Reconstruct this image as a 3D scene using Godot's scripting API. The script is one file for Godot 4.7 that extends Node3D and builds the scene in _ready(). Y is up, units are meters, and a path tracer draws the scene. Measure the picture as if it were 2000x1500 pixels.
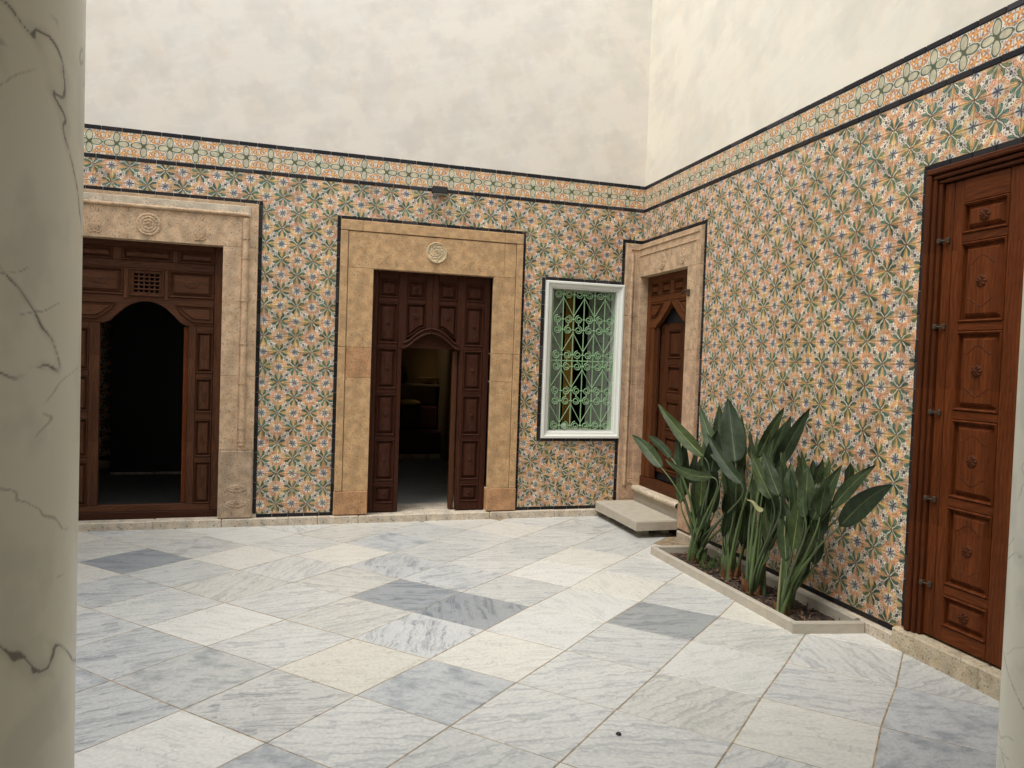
extends Node3D
# A tiled courtyard: back wall along x (z = 0), side wall turned a little over a right angle, marble slabs laid on the diagonal.

const PHI := -0.0334
const T := 0.1323
const CAM := Vector3(-3.389, 1.5, 6.742)
var rng := RandomNumberGenerator.new()
var FA := Transform3D.IDENTITY
var FB := Transform3D(Basis(Vector3.UP, PHI - PI / 2), Vector3.ZERO)
var bases := {}
var M := {}
var taken := {}


# ---------------------------------------------------------------- mesh building
class MB:
	var v := PackedVector3Array()
	var n := PackedVector3Array()
	var t := PackedVector2Array()
	var ix := PackedInt32Array()

	func tri(a: Vector3, b: Vector3, c: Vector3, out: Vector3, ua := Vector2.ZERO, ub := Vector2.ZERO, uc := Vector2.ZERO) -> void:
		var nn := (b - a).cross(c - a)
		if nn.length_squared() < 1e-18:
			return
		nn = nn.normalized()
		var i := v.size()
		if nn.dot(out) < 0.0:
			nn = -nn
			v.append_array([a, b, c])
			t.append_array([ua, ub, uc])
		else:
			v.append_array([a, c, b])
			t.append_array([ua, uc, ub])
		n.append_array([nn, nn, nn])
		ix.append_array([i, i + 1, i + 2])

	func quad(a: Vector3, b: Vector3, c: Vector3, d: Vector3, out: Vector3, ua := Vector2.ZERO, ub := Vector2.ZERO, uc := Vector2.ZERO, ud := Vector2.ZERO) -> void:
		tri(a, b, c, out, ua, ub, uc)
		tri(a, c, d, out, ua, uc, ud)

	func box(lo: Vector3, hi: Vector3, bev := 0.0) -> MB:
		var c := (lo + hi) * 0.5
		var h := (hi - lo) * 0.5
		var b := minf(bev, minf(h.x, minf(h.y, h.z)) * 0.45)
		var pt := func(s: Vector3, ax: int) -> Vector3:
			var k := h - Vector3(b, b, b)
			k[ax] = h[ax]
			return c + s * k
		for ax in 3:
			var p := (ax + 1) % 3
			var q := (ax + 2) % 3
			for s in [-1.0, 1.0]:
				var cs: Array[Vector3] = []
				for e in [[-1.0, -1.0], [1.0, -1.0], [1.0, 1.0], [-1.0, 1.0]]:
					var sg := Vector3.ZERO
					sg[ax] = s
					sg[p] = e[0]
					sg[q] = e[1]
					cs.append(pt.call(sg, ax))
				var o := Vector3.ZERO
				o[ax] = s
				quad(cs[0], cs[1], cs[2], cs[3], o)
			if b > 0.0:
				for sp in [-1.0, 1.0]:
					for sq in [-1.0, 1.0]:
						var s1 := Vector3.ZERO
						s1[p] = sp
						s1[q] = sq
						s1[ax] = -1.0
						var s2 := s1
						s2[ax] = 1.0
						var o2 := Vector3.ZERO
						o2[p] = sp
						o2[q] = sq
						quad(pt.call(s1, p), pt.call(s2, p), pt.call(s2, q), pt.call(s1, q), o2)
		if b > 0.0:
			for sx in [-1.0, 1.0]:
				for sy in [-1.0, 1.0]:
					for sz in [-1.0, 1.0]:
						var s3 := Vector3(sx, sy, sz)
						tri(pt.call(s3, 0), pt.call(s3, 1), pt.call(s3, 2), s3)
		return self

	static func inset(poly: PackedVector2Array, d: float) -> PackedVector2Array:
		var p := poly.duplicate()
		var area := 0.0
		for i in p.size():
			area += p[i].cross(p[(i + 1) % p.size()])
		var sg := 1.0 if area > 0.0 else -1.0
		var r := PackedVector2Array()
		for i in p.size():
			var e0 := (p[i] - p[(i - 1 + p.size()) % p.size()]).normalized()
			var e1 := (p[(i + 1) % p.size()] - p[i]).normalized()
			var n0 := Vector2(-e0.y, e0.x) * sg
			var n1 := Vector2(-e1.y, e1.x) * sg
			var m := (n0 + n1)
			m = m / maxf(m.length_squared() * 0.5, 0.25)
			r.append(p[i] + m * d)
		return r

	# concentric outlines at given insets and heights, the last one filled
	func rings(poly: PackedVector2Array, prof: Array, fill := true) -> MB:
		var last := inset(poly, prof[0][0])
		var lz: float = prof[0][1]
		for k in range(1, prof.size()):
			var cur := inset(poly, prof[k][0])
			var z: float = prof[k][1]
			for i in poly.size():
				var j := (i + 1) % poly.size()
				var mid := (last[i] + last[j]) * 0.5 - (cur[i] + cur[j]) * 0.5
				var o := Vector3(mid.x * (1.0 if z > lz else -1.0), mid.y * (1.0 if z > lz else -1.0), absf(prof[k][0] - prof[k - 1][0]) + 1e-5)
				quad(Vector3(last[i].x, last[i].y, lz), Vector3(last[j].x, last[j].y, lz), Vector3(cur[j].x, cur[j].y, z), Vector3(cur[i].x, cur[i].y, z), o)
			last = cur
			lz = z
		if fill:
			var tr := Geometry2D.triangulate_polygon(last)
			if tr.is_empty():
				last = inset(poly, prof[1][0])
				tr = Geometry2D.triangulate_polygon(last)
			for i in range(0, tr.size(), 3):
				var a := last[tr[i]]
				var b := last[tr[i + 1]]
				var c := last[tr[i + 2]]
				tri(Vector3(a.x, a.y, lz), Vector3(b.x, b.y, lz), Vector3(c.x, c.y, lz), Vector3(0, 0, 1))
		return self

	func slab(poly: PackedVector2Array, z0: float, z1: float, bev := 0.003) -> MB:
		return rings(poly, [[0.0, z0], [0.0, z1 - bev], [bev, z1]])

	func tube(pts: Array, rad: Array, sides := 6) -> MB:
		var first := v.size()
		var up := Vector3(0.31, 0.17, 0.93).normalized()
		for i in pts.size():
			var d: Vector3 = (pts[mini(i + 1, pts.size() - 1)] - pts[maxi(i - 1, 0)]).normalized()
			var a := d.cross(up)
			if a.length() < 0.05:
				a = d.cross(Vector3(0, 1, 0.2))
			a = a.normalized()
			var b := a.cross(d).normalized()
			up = b
			for k in sides:
				var an := TAU * k / sides
				var o := a * cos(an) + b * sin(an)
				v.append(pts[i] + o * float(rad[i]))
				n.append(o)
				t.append(Vector2(float(k) / sides, float(i) / maxf(pts.size() - 1, 1)))
		for i in pts.size() - 1:
			for k in sides:
				var p := first + i * sides + k
				var q := first + i * sides + (k + 1) % sides
				ix.append_array([p, q, p + sides, q, q + sides, p + sides])
		return self

	func lathe(prof: Array, at: Vector3, sides := 32, uvh := 1.0) -> MB:
		var first := v.size()
		for i in prof.size():
			var d := Vector2(prof[mini(i + 1, prof.size() - 1)][0] - prof[maxi(i - 1, 0)][0], prof[mini(i + 1, prof.size() - 1)][1] - prof[maxi(i - 1, 0)][1]).normalized()
			for k in sides + 1:
				var an := TAU * k / sides
				v.append(at + Vector3(cos(an) * prof[i][0], prof[i][1], sin(an) * prof[i][0]))
				n.append(Vector3(cos(an) * d.y, -d.x, sin(an) * d.y).normalized())
				t.append(Vector2(float(k) / sides, prof[i][1] / uvh))
		for i in prof.size() - 1:
			for k in sides:
				var p := first + i * (sides + 1) + k
				ix.append_array([p, p + 1, p + sides + 1, p + 1, p + sides + 2, p + sides + 1])
		return self

	# grid of points given as rows; smooth normals; "out" tells which side is the front
	func grid(rows: Array, out: Vector3, uvs: Array = []) -> MB:
		var first := v.size()
		var w: int = rows[0].size()
		var h := rows.size()
		var flip := 0.0
		for j in h:
			for i in w:
				var du: Vector3 = rows[j][mini(i + 1, w - 1)] - rows[j][maxi(i - 1, 0)]
				var dv: Vector3 = rows[mini(j + 1, h - 1)][i] - rows[maxi(j - 1, 0)][i]
				var nn := du.cross(dv)
				nn = nn.normalized() if nn.length_squared() > 1e-16 else out
				flip += nn.dot(out)
				v.append(rows[j][i])
				n.append(nn)
				t.append(uvs[j][i] if uvs.size() else Vector2(float(i) / maxf(w - 1, 1), float(j) / maxf(h - 1, 1)))
		var neg := flip < 0.0
		if neg:
			for k in range(first, n.size()):
				n[k] = -n[k]
		for j in h - 1:
			for i in w - 1:
				var p := first + j * w + i
				if neg:
					ix.append_array([p, p + 1, p + w, p + 1, p + w + 1, p + w])
				else:
					ix.append_array([p, p + w, p + 1, p + 1, p + w, p + w + 1])
		return self

	# a round relief whose height follows h(r, angle), r from 0 to 1
	func relief(c: Vector2, z: float, rx: float, ry: float, nr: int, na: int, h: Callable) -> MB:
		var rows := []
		for j in nr + 1:
			var row := []
			for i in na + 1:
				var r := float(j) / nr
				var a := TAU * i / na
				row.append(Vector3(c.x + cos(a) * r * rx, c.y + sin(a) * r * ry, z + (h.call(r, a) if j < nr else -0.002)))
			rows.append(row)
		return grid(rows, Vector3(0, 0, 1))

	func done() -> ArrayMesh:
		var a := []
		a.resize(Mesh.ARRAY_MAX)
		a[Mesh.ARRAY_VERTEX] = v
		a[Mesh.ARRAY_NORMAL] = n
		a[Mesh.ARRAY_TEX_UV] = t
		a[Mesh.ARRAY_INDEX] = ix
		var m := ArrayMesh.new()
		m.add_surface_from_arrays(Mesh.PRIMITIVE_TRIANGLES, a)
		return m


func rect(x0: float, y0: float, x1: float, y1: float) -> PackedVector2Array:
	return PackedVector2Array([Vector2(x0, y0), Vector2(x1, y0), Vector2(x1, y1), Vector2(x0, y1)])


func pv(a: Array) -> PackedVector2Array:
	var p := PackedVector2Array()
	for i in range(0, a.size(), 2):
		p.append(Vector2(a[i], a[i + 1]))
	return p


# ---------------------------------------------------------------- scene tree
func numbered(called: String) -> String:
	taken[called] = taken.get(called, -1) + 1
	return called if taken[called] == 0 else "%s_%03d" % [called, taken[called]]


func thing(called: String, label: String, category: String, frame: Transform3D, base: Vector3, group := "") -> Node3D:
	var o := Node3D.new()
	o.name = numbered(called)
	add_child(o)
	o.transform = frame.translated_local(base)
	bases[o] = base
	o.set_meta("label", label)
	o.set_meta("category", category)
	if group:
		o.set_meta("group", group)
	return o


func structure(called: String, base := Vector3.ZERO) -> Node3D:
	var o := Node3D.new()
	o.name = called
	add_child(o)
	o.position = base
	bases[o] = base
	o.set_meta("kind", "structure")
	return o


func part(called: String, mesh: Variant, mat: Material, parent: Node3D, at := Vector3.ZERO) -> MeshInstance3D:
	var o := MeshInstance3D.new()
	o.name = called
	o.mesh = mesh.done() if mesh is MB else mesh
	o.material_override = mat
	o.position = at - bases.get(parent, Vector3.ZERO)
	parent.add_child(o, true)
	return o


# ---------------------------------------------------------------- textures
func field(w: int, h: int, sd: int, freq: float, oct := 4, kind := FastNoiseLite.TYPE_SIMPLEX_SMOOTH, frac := FastNoiseLite.FRACTAL_FBM) -> PackedByteArray:
	var f := FastNoiseLite.new()
	f.seed = sd
	f.noise_type = kind
	f.frequency = freq
	f.fractal_type = frac
	f.fractal_octaves = oct
	var im := f.get_seamless_image(w, h)
	im.convert(Image.FORMAT_L8)
	return im.get_data()


func tex(w: int, h: int, d: PackedByteArray) -> ImageTexture:
	return ImageTexture.create_from_image(Image.create_from_data(w, h, false, Image.FORMAT_RGB8, d))


func gray(w: int, h: int, d: PackedByteArray) -> ImageTexture:
	return ImageTexture.create_from_image(Image.create_from_data(w, h, false, Image.FORMAT_L8, d))


func mat(albedo: Color, rough := 0.6, t: Texture2D = null, scale := 0.0, bump: Texture2D = null, bump_cm := 0.0) -> StandardMaterial3D:
	var m := StandardMaterial3D.new()
	m.albedo_color = albedo
	m.roughness = rough
	if t:
		m.albedo_texture = t
	if bump:
		m.heightmap_enabled = true
		m.heightmap_texture = bump
		m.heightmap_scale = bump_cm
	if scale > 0.0:
		m.uv1_triplanar = true
		m.uv1_scale = Vector3(scale, scale, scale)
		m.uv1_triplanar_sharpness = 6.0
	return m


func c8(r: float, g: float, b: float) -> Color:
	return Color(r / 255.0, g / 255.0, b / 255.0)


func marble_texture(sd: int, base: Color, streak: Color, vein: Color, amount: float, vein_amount: float, stretch: float, blotch: float) -> ImageTexture:
	var S := 512
	var a := field(S, S, sd, 0.006, 4)
	var b := field(S, S, sd + 11, 0.012, 5)
	var r := field(S, S, sd + 23, 0.0065, 5)
	var f := field(S, S, sd + 37, 0.05, 3)
	var d := PackedByteArray()
	d.resize(S * S * 3)
	var k := 0
	for y in S:
		for x in S:
			var i := y * S + x
			var wv := (a[i] - 128.0) / 128.0
			var sx := posmod(int(x / stretch + wv * 20.0), S)
			var sy := posmod(int(y * 2.0 + wv * 34.0), S)
			var s := b[sy * S + sx] / 255.0
			var s2 := f[sy * S + sx] / 255.0
			var st := clampf((s - 0.5) * 2.2 + (s2 - 0.47) * 1.5, 0.0, 1.0) * amount
			st += clampf((a[i] / 255.0 - 0.5) * 2.0, 0.0, 1.0) * blotch
			var vx := posmod(int(x * 0.9 + (f[i] - 128.0) * 0.05), S)
			var vv := (1.0 - smoothstep(0.6, 2.6, absf(r[y * S + vx] - 128.0))) * vein_amount * smoothstep(0.35, 0.65, a[posmod(i + 91 * S, S * S)] / 255.0)
			var l := 1.0 + (f[i] - 128.0) / 128.0 * 0.05
			var c := base.lerp(streak, clampf(st, 0.0, 1.0)).lerp(vein, clampf(vv, 0.0, 1.0))
			d[k] = int(clampf(c.r * l, 0.0, 1.0) * 255.0)
			d[k + 1] = int(clampf(c.g * l, 0.0, 1.0) * 255.0)
			d[k + 2] = int(clampf(c.b * l, 0.0, 1.0) * 255.0)
			k += 3
	return tex(S, S, d)


# one glazed tile: quarter flowers on two corners, quarter leaf stars on the two others
func glaze(u: float, v: float, hue0: Color, hue1: Color, star0: Color, star1: Color, green: Color, dark: float) -> Color:
	var white := Color(0.90, 0.85, 0.785)
	var col := white
	var p := (u + v - 1.0) * 0.7071
	var q := (u - v) * 0.7071
	# dark motif in the middle, dots round it
	for e in 8:
		var an := e * 0.785 + 0.39
		if Vector2(p - cos(an) * 0.165, q - sin(an) * 0.175).length() < 0.03:
			col = Color(0.40, 0.40, 0.44)
	if absf(p) / 0.085 + absf(q) / 0.13 < 1.0:
		col = Color(0.13, 0.11, 0.14).lerp(white, dark)
		if absf(p) < 0.014 and dark < 0.2:
			col = Color(0.62, 0.58, 0.56)
	# leaf stars
	for e in 2:
		var dx := 1.0 - u if e == 0 else u
		var dy := v if e == 0 else 1.0 - v
		var r := sqrt(dx * dx + dy * dy)
		if r < 0.70:
			var th := atan2(dy, dx)
			for an in [0.36, 1.21]:
				var al := dx * cos(an) + dy * sin(an) - 0.29
				var ac := -dx * sin(an) + dy * cos(an)
				var w := al * al / 0.068 + ac * ac / (0.0185 + 0.005 * sin(al * 40.0))
				if w < 1.0:
					var inner: bool = (ac > 0.0) == (an < 0.785)
					col = green if inner else green.lightened(0.32)
					if w > 0.78:
						col = green.darkened(0.25)
					if absf(ac) < 0.012:
						col = green.darkened(0.35)
			var off := absf(th - 0.785) * r
			if off < 0.042 and r < 0.60:
				col = white if off < 0.024 else Color(0.30, 0.30, 0.24)
			if r < 0.06:
				col = Color(0.60, 0.40, 0.28)
	# flowers
	for e in 2:
		var dx := u if e == 0 else 1.0 - u
		var dy := v if e == 0 else 1.0 - v
		var hue := hue0 if e == 0 else hue1
		var star := star0 if e == 0 else star1
		var tan_tone := hue.lerp(Color(0.91, 0.80, 0.63), 0.64)
		var r := sqrt(dx * dx + dy * dy)
		var al := maxf(dx, dy)
		var ac := minf(dx, dy)
		var hw := (0.13 + 0.03 * sin(al * 19.0)) * (1.0 - smoothstep(0.46, 0.97, al))
		if al > 0.2 and al < 0.97 and ac < hw:
			col = tan_tone
			if ac > hw - 0.026 and al < 0.78:
				col = hue.darkened(0.15)
		if r < 0.60:
			var th := atan2(dy, dx)
			var edge := 0.40 + 0.05 * cos(th * 8.0)
			if r < edge:
				col = hue.lerp(tan_tone, 0.45)
				if r > edge - 0.025:
					col = white
			for an in [0.46, 1.11]:
				var cc := Vector2(dx - cos(an) * 0.41, dy - sin(an) * 0.41)
				var dd := cc.length()
				if dd < 0.118:
					col = white
				var turn := cc.angle() / TAU
				if absf(dd - 0.075 - 0.022 * turn) < 0.021 or dd < 0.026:
					col = hue.lerp(Color(0.78, 0.34, 0.14), 0.62)
			if absf(th - 0.785) * r < 0.05 and r > 0.3 and r < 0.52:
				col = tan_tone
			if r < 0.30:
				col = white
				if r > 0.282:
					col = hue.lerp(white, 0.3)
				var dev := minf(minf(th, 1.5708 - th), absf(th - 0.7854))
				var z := r / 0.235
				if r < 0.235 and r > 0.02 and r * sin(dev) < 0.033 * (1.0 - (z - 0.66) * (z - 0.66) * 2.1):
					col = star
	return col


func tile_atlas() -> ImageTexture:
	var S := 120
	var N := 4
	var W := S * N
	var wob := field(W, W, 5, 0.03, 3)
	var wash := field(W, W, 9, 0.02, 3)
	var d := PackedByteArray()
	d.resize(W * W * 3)
	var hues := [c8(222, 148, 76), c8(224, 172, 76), c8(226, 154, 112), c8(216, 140, 74), c8(228, 168, 98), c8(214, 130, 68), c8(222, 146, 100), c8(226, 180, 92)]
	var stars := [c8(84, 96, 128), c8(98, 104, 114), c8(108, 114, 112), c8(78, 92, 112), c8(94, 92, 120), c8(112, 120, 112)]
	var greens := [c8(98, 122, 88), c8(80, 104, 82), c8(122, 134, 88), c8(98, 128, 106), c8(116, 120, 78), c8(72, 94, 76)]
	for vy in N:
		for vx in N:
			var h0: Color = hues[rng.randi() % hues.size()]
			var h1: Color = hues[rng.randi() % hues.size()]
			var s0: Color = stars[rng.randi() % stars.size()]
			var s1: Color = stars[rng.randi() % stars.size()]
			var gr: Color = greens[rng.randi() % greens.size()]
			var dk := rng.randf() * 0.35
			for y in S:
				for x in S:
					var i := (vy * S + y) * W + vx * S + x
					var wu := (wob[i] - 128.0) / 128.0 * 0.035
					var wv := (wob[W * W - 1 - i] - 128.0) / 128.0 * 0.035
					var u := clampf((x + 0.5) / S + wu, 0.0, 1.0)
					var w := clampf((y + 0.5) / S + wv, 0.0, 1.0)
					var c := glaze(u, w, h0, h1, s0, s1, gr, dk)
					var l := 1.0 + (wash[i] - 128.0) / 128.0 * 0.2
					d[i * 3] = int(clampf(c.r * l, 0.0, 1.0) * 255.0)
					d[i * 3 + 1] = int(clampf(c.g * l, 0.0, 1.0) * 255.0)
					d[i * 3 + 2] = int(clampf(c.b * l, 0.0, 1.0) * 255.0)
	return tex(W, W, d)


func band_atlas() -> ImageTexture:
	var S := 144
	var N := 2
	var W := S * N
	var wob := field(W, W, 15, 0.03, 3)
	var wash := field(W, W, 19, 0.02, 3)
	var d := PackedByteArray()
	d.resize(W * W * 3)
	for vy in N:
		for vx in N:
			var fill := c8(206, 204, 172).lerp(c8(216, 200, 168), rng.randf())
			var line := c8(76, 96, 68).lerp(c8(82, 74, 54), rng.randf() * 0.6)
			var org := c8(216, 142, 60).lerp(c8(206, 122, 58), rng.randf())
			for y in S:
				for x in S:
					var i := (vy * S + y) * W + vx * S + x
					var u := (x + 0.5) / S - 0.5 + (wob[i] - 128.0) / 128.0 * 0.014
					var w := (y + 0.5) / S - 0.5 + (wob[W * W - 1 - i] - 128.0) / 128.0 * 0.014
					var c := c8(226, 216, 198)
					var au := absf(u)
					var aw := absf(w)
					# corner sprays
					for e in [[0.40, 0.17, 0.088], [0.19, 0.40, 0.092], [0.37, 0.37, 0.10], [0.27, 0.25, 0.055]]:
						var px: float = au - e[0]
						var py: float = aw - e[1]
						var r := sqrt(px * px + py * py)
						var lim: float = e[2] * (0.8 + 0.38 * cos(atan2(py, px) * 5.0 + e[0] * 30.0))
						if r < lim:
							c = org.lerp(c8(238, 186, 110), clampf(1.0 - r / e[2] * 1.3, 0.0, 1.0))
						elif r < lim + 0.012:
							c = org.darkened(0.3).lerp(c, 0.4)
					for e in [[0.17, 0.17], [0.29, 0.27], [0.14, 0.29], [0.44, 0.24], [0.47, 0.12], [0.12, 0.46], [0.31, 0.47]]:
						if Vector2(au - e[0], aw - e[1]).length() < 0.024:
							c = c8(112, 116, 126)
					# four petals
					var al := maxf(au, aw)
					var ac := minf(au, aw)
					var q := (al - 0.255) * (al - 0.255) / 0.0535 + ac * ac / (0.0195 - 0.004 * (0.245 - al))
					if q < 1.3:
						c = c8(228, 220, 204)
					if q < 1.0:
						c = fill.lerp(fill.darkened(0.12), 0.5 + 0.5 * sin((au + aw * 1.7) * 150.0))
						if q > 0.66:
							c = line
						elif q > 0.56:
							c = line.lerp(fill, 0.5)
					if al < 0.03:
						c = line
					var l := 1.0 + (wash[i] - 128.0) / 128.0 * 0.12
					d[i * 3] = int(clampf(c.r * l, 0.0, 1.0) * 255.0)
					d[i * 3 + 1] = int(clampf(c.g * l, 0.0, 1.0) * 255.0)
					d[i * 3 + 2] = int(clampf(c.b * l, 0.0, 1.0) * 255.0)
	return tex(W, W, d)


func mottled(S: int, sd: int, f1: float, f2: float, lo: float, hi: float, tint: float, pits := 0.0) -> ImageTexture:
	# pale multiplier texture around white, for plaster and stone
	var a := field(S, S, sd, f1, 5)
	var b := field(S, S, sd + 3, f2, 4)
	var e := field(S, S, sd + 7, f1 * 1.7, 4)
	var d := PackedByteArray()
	d.resize(S * S * 3)
	for i in S * S:
		var x := a[i] / 255.0 * 0.6 + b[i] / 255.0 * 0.4
		var l := lo + (hi - lo) * smoothstep(0.25, 0.75, x)
		var w := (e[i] / 255.0 - 0.5) * tint
		if pits > 0.0:
			l *= 1.0 - pits * smoothstep(0.64, 0.8, b[i] / 255.0)
		d[i * 3] = int(clampf(l + w, 0.0, 1.0) * 255.0)
		d[i * 3 + 1] = int(clampf(l, 0.0, 1.0) * 255.0)
		d[i * 3 + 2] = int(clampf(l - w, 0.0, 1.0) * 255.0)
	return tex(S, S, d)


func plaster_texture() -> ImageTexture:
	var S := 1024
	var a := field(S, S, 201, 0.006, 5)
	var b := field(S, S, 204, 0.02, 5)
	var e := field(S, S, 208, 0.008, 4)
	var k := field(S, S, 211, 0.004, 5)
	var d := PackedByteArray()
	d.resize(S * S * 3)
	for y in S:
		for x in S:
			var i := y * S + x
			# trowelled smears: fine noise pulled out along a slant, thin paler scratches, faint hair cracks
			var sm := b[posmod(int(y * 1.6 + x * 0.5), S) * S + posmod(int(x * 0.45 + (e[i] - 128.0) * 0.25), S)] / 255.0
			var l := 0.962 + 0.034 * smoothstep(0.3, 0.7, a[i] / 255.0) + 0.026 * (sm - 0.5) + 0.02 * (b[i] / 255.0 - 0.5) + 0.012 * smoothstep(0.52, 0.56, e[i] / 255.0) - 0.010 * smoothstep(0.60, 0.64, a[posmod(i + S * 377, S * S)] / 255.0)
			if sm > 0.68 and a[i] > 120:
				l += 0.012
			var cr := absf(k[i] - 128.0)
			if cr < 1.0 and e[i] > 150:
				l -= 0.03
			var w := (e[i] / 255.0 - 0.5) * 0.022
			d[i * 3] = int(clampf(l + w, 0.0, 1.0) * 255.0)
			d[i * 3 + 1] = int(clampf(l, 0.0, 1.0) * 255.0)
			d[i * 3 + 2] = int(clampf(l - w, 0.0, 1.0) * 255.0)
	return tex(S, S, d)


func wood_texture(S: int, sd: int, upright: bool) -> ImageTexture:
	var a := field(S, S, sd, 0.012, 4)
	var b := field(S, S, sd + 3, 0.09, 3)
	var w := field(S, S, sd + 7, 0.006, 2)
	var d := PackedByteArray()
	d.resize(S * S * 3)
	for y in S:
		for x in S:
			var u := x if upright else y
			var v := y if upright else x
			var i := posmod(v / 7 + 3, S) * S + u
			var wv := (w[posmod(v / 4, S) * S + u] - 128.0) / 128.0
			var j := posmod(v / 10, S) * S + posmod(int(u * 1.0 + wv * 10.0), S)
			var ring := 0.5 + 0.5 * sin((u * 0.20 + wv * 5.0) * 1.9)
			var l := 0.60 + 0.22 * a[j] / 255.0 + 0.20 * (b[i] / 255.0 - 0.3) + 0.07 * ring
			var k := (y * S + x) * 3
			d[k] = int(clampf(l + 0.02, 0.0, 1.0) * 255.0)
			d[k + 1] = int(clampf(l - 0.01 + 0.02 * ring, 0.0, 1.0) * 255.0)
			d[k + 2] = int(clampf(l - 0.04, 0.0, 1.0) * 255.0)
	return tex(S, S, d)


func leaf_texture() -> ImageTexture:
	var W := 96
	var H := 256
	var nz := field(W, H, 61, 0.03, 3)
	var d := PackedByteArray()
	d.resize(W * H * 3)
	for y in H:
		for x in W:
			var u := absf((x + 0.5) / W - 0.5) * 2.0
			var v := float(y) / H
			var c := c8(86, 102, 76).lerp(c8(70, 86, 64), u)
			c = c.lerp(c8(104, 120, 84), 0.35 * (0.5 + 0.5 * sin((v * 1.0 - u * 0.05) * 260.0)) * u)
			if u < 0.075:
				c = c8(160, 168, 118).lerp(c, smoothstep(0.03, 0.075, u) + 0.45 * v)
			if u > 0.955:
				c = c.lerp(c8(130, 128, 84), 0.5)
			c = c.lerp(c8(120, 96, 60), smoothstep(0.955, 1.0, v) * 0.8)
			var l := 1.0 + (nz[y * W + x] - 128.0) / 128.0 * 0.14
			var k := (y * W + x) * 3
			d[k] = int(clampf(c.r * l, 0.0, 1.0) * 255.0)
			d[k + 1] = int(clampf(c.g * l, 0.0, 1.0) * 255.0)
			d[k + 2] = int(clampf(c.b * l, 0.0, 1.0) * 255.0)
	return tex(W, H, d)


func column_texture() -> ImageTexture:
	var W := 512
	var H := 1024
	var a := field(W, H, 71, 0.006, 5)
	var b := field(W, H, 75, 0.012, 5)
	var f := field(W, H, 101, 0.05, 3)
	var n1 := FastNoiseLite.new()
	n1.seed = 12
	n1.frequency = 1.0
	n1.fractal_octaves = 5
	n1.fractal_gain = 0.42
	var n2 := FastNoiseLite.new()
	n2.seed = 44
	n2.frequency = 1.9
	n2.fractal_octaves = 4
	n2.fractal_gain = 0.4
	var d := PackedByteArray()
	d.resize(W * H * 3)
	for y in H:
		for x in W:
			var i := y * W + x
			var c := c8(236, 233, 219).lerp(c8(230, 226, 204), a[i] / 255.0)
			c = c.lerp(c8(198, 196, 182), smoothstep(0.5, 0.8, b[i] / 255.0) * 0.35)
			# veins are where two smooth fields cross zero; the frame is turned and drawn out, so that they run long and slantwise
			var m := Vector2(x / float(W) * 0.88, y / float(H) * 2.4)
			var q := Vector2(m.dot(Vector2(0.55, 0.835)) * 0.30, m.dot(Vector2(-0.835, 0.55)))
			var v := absf(n1.get_noise_2dv(q * 2.6 + m * 0.7))
			var q2 := Vector2(m.dot(Vector2(0.9, -0.43)) * 0.35, m.dot(Vector2(0.43, 0.9)))
			var w := absf(n2.get_noise_2dv(q2 * 2.2 + m * 0.6))
			var th := 0.004 + 0.012 * smoothstep(0.4, 0.8, f[i] / 255.0)
			var gate := smoothstep(0.28, 0.46, a[i] / 255.0)
			var v1 := (1.0 - smoothstep(th * 0.5, th, v)) * gate
			var halo := (1.0 - smoothstep(0.0, 0.05, v)) * gate * 0.14
			var v2 := (1.0 - smoothstep(0.004, 0.016, w)) * smoothstep(0.48, 0.6, b[posmod(i + W * 300, W * H)] / 255.0) * 0.35
			c = c.lerp(c8(112, 107, 98), clampf(v1 * 0.7 + v2 + halo, 0.0, 0.85))
			d[i * 3] = int(c.r * 255.0)
			d[i * 3 + 1] = int(c.g * 255.0)
			d[i * 3 + 2] = int(c.b * 255.0)
	return tex(W, H, d)


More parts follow.
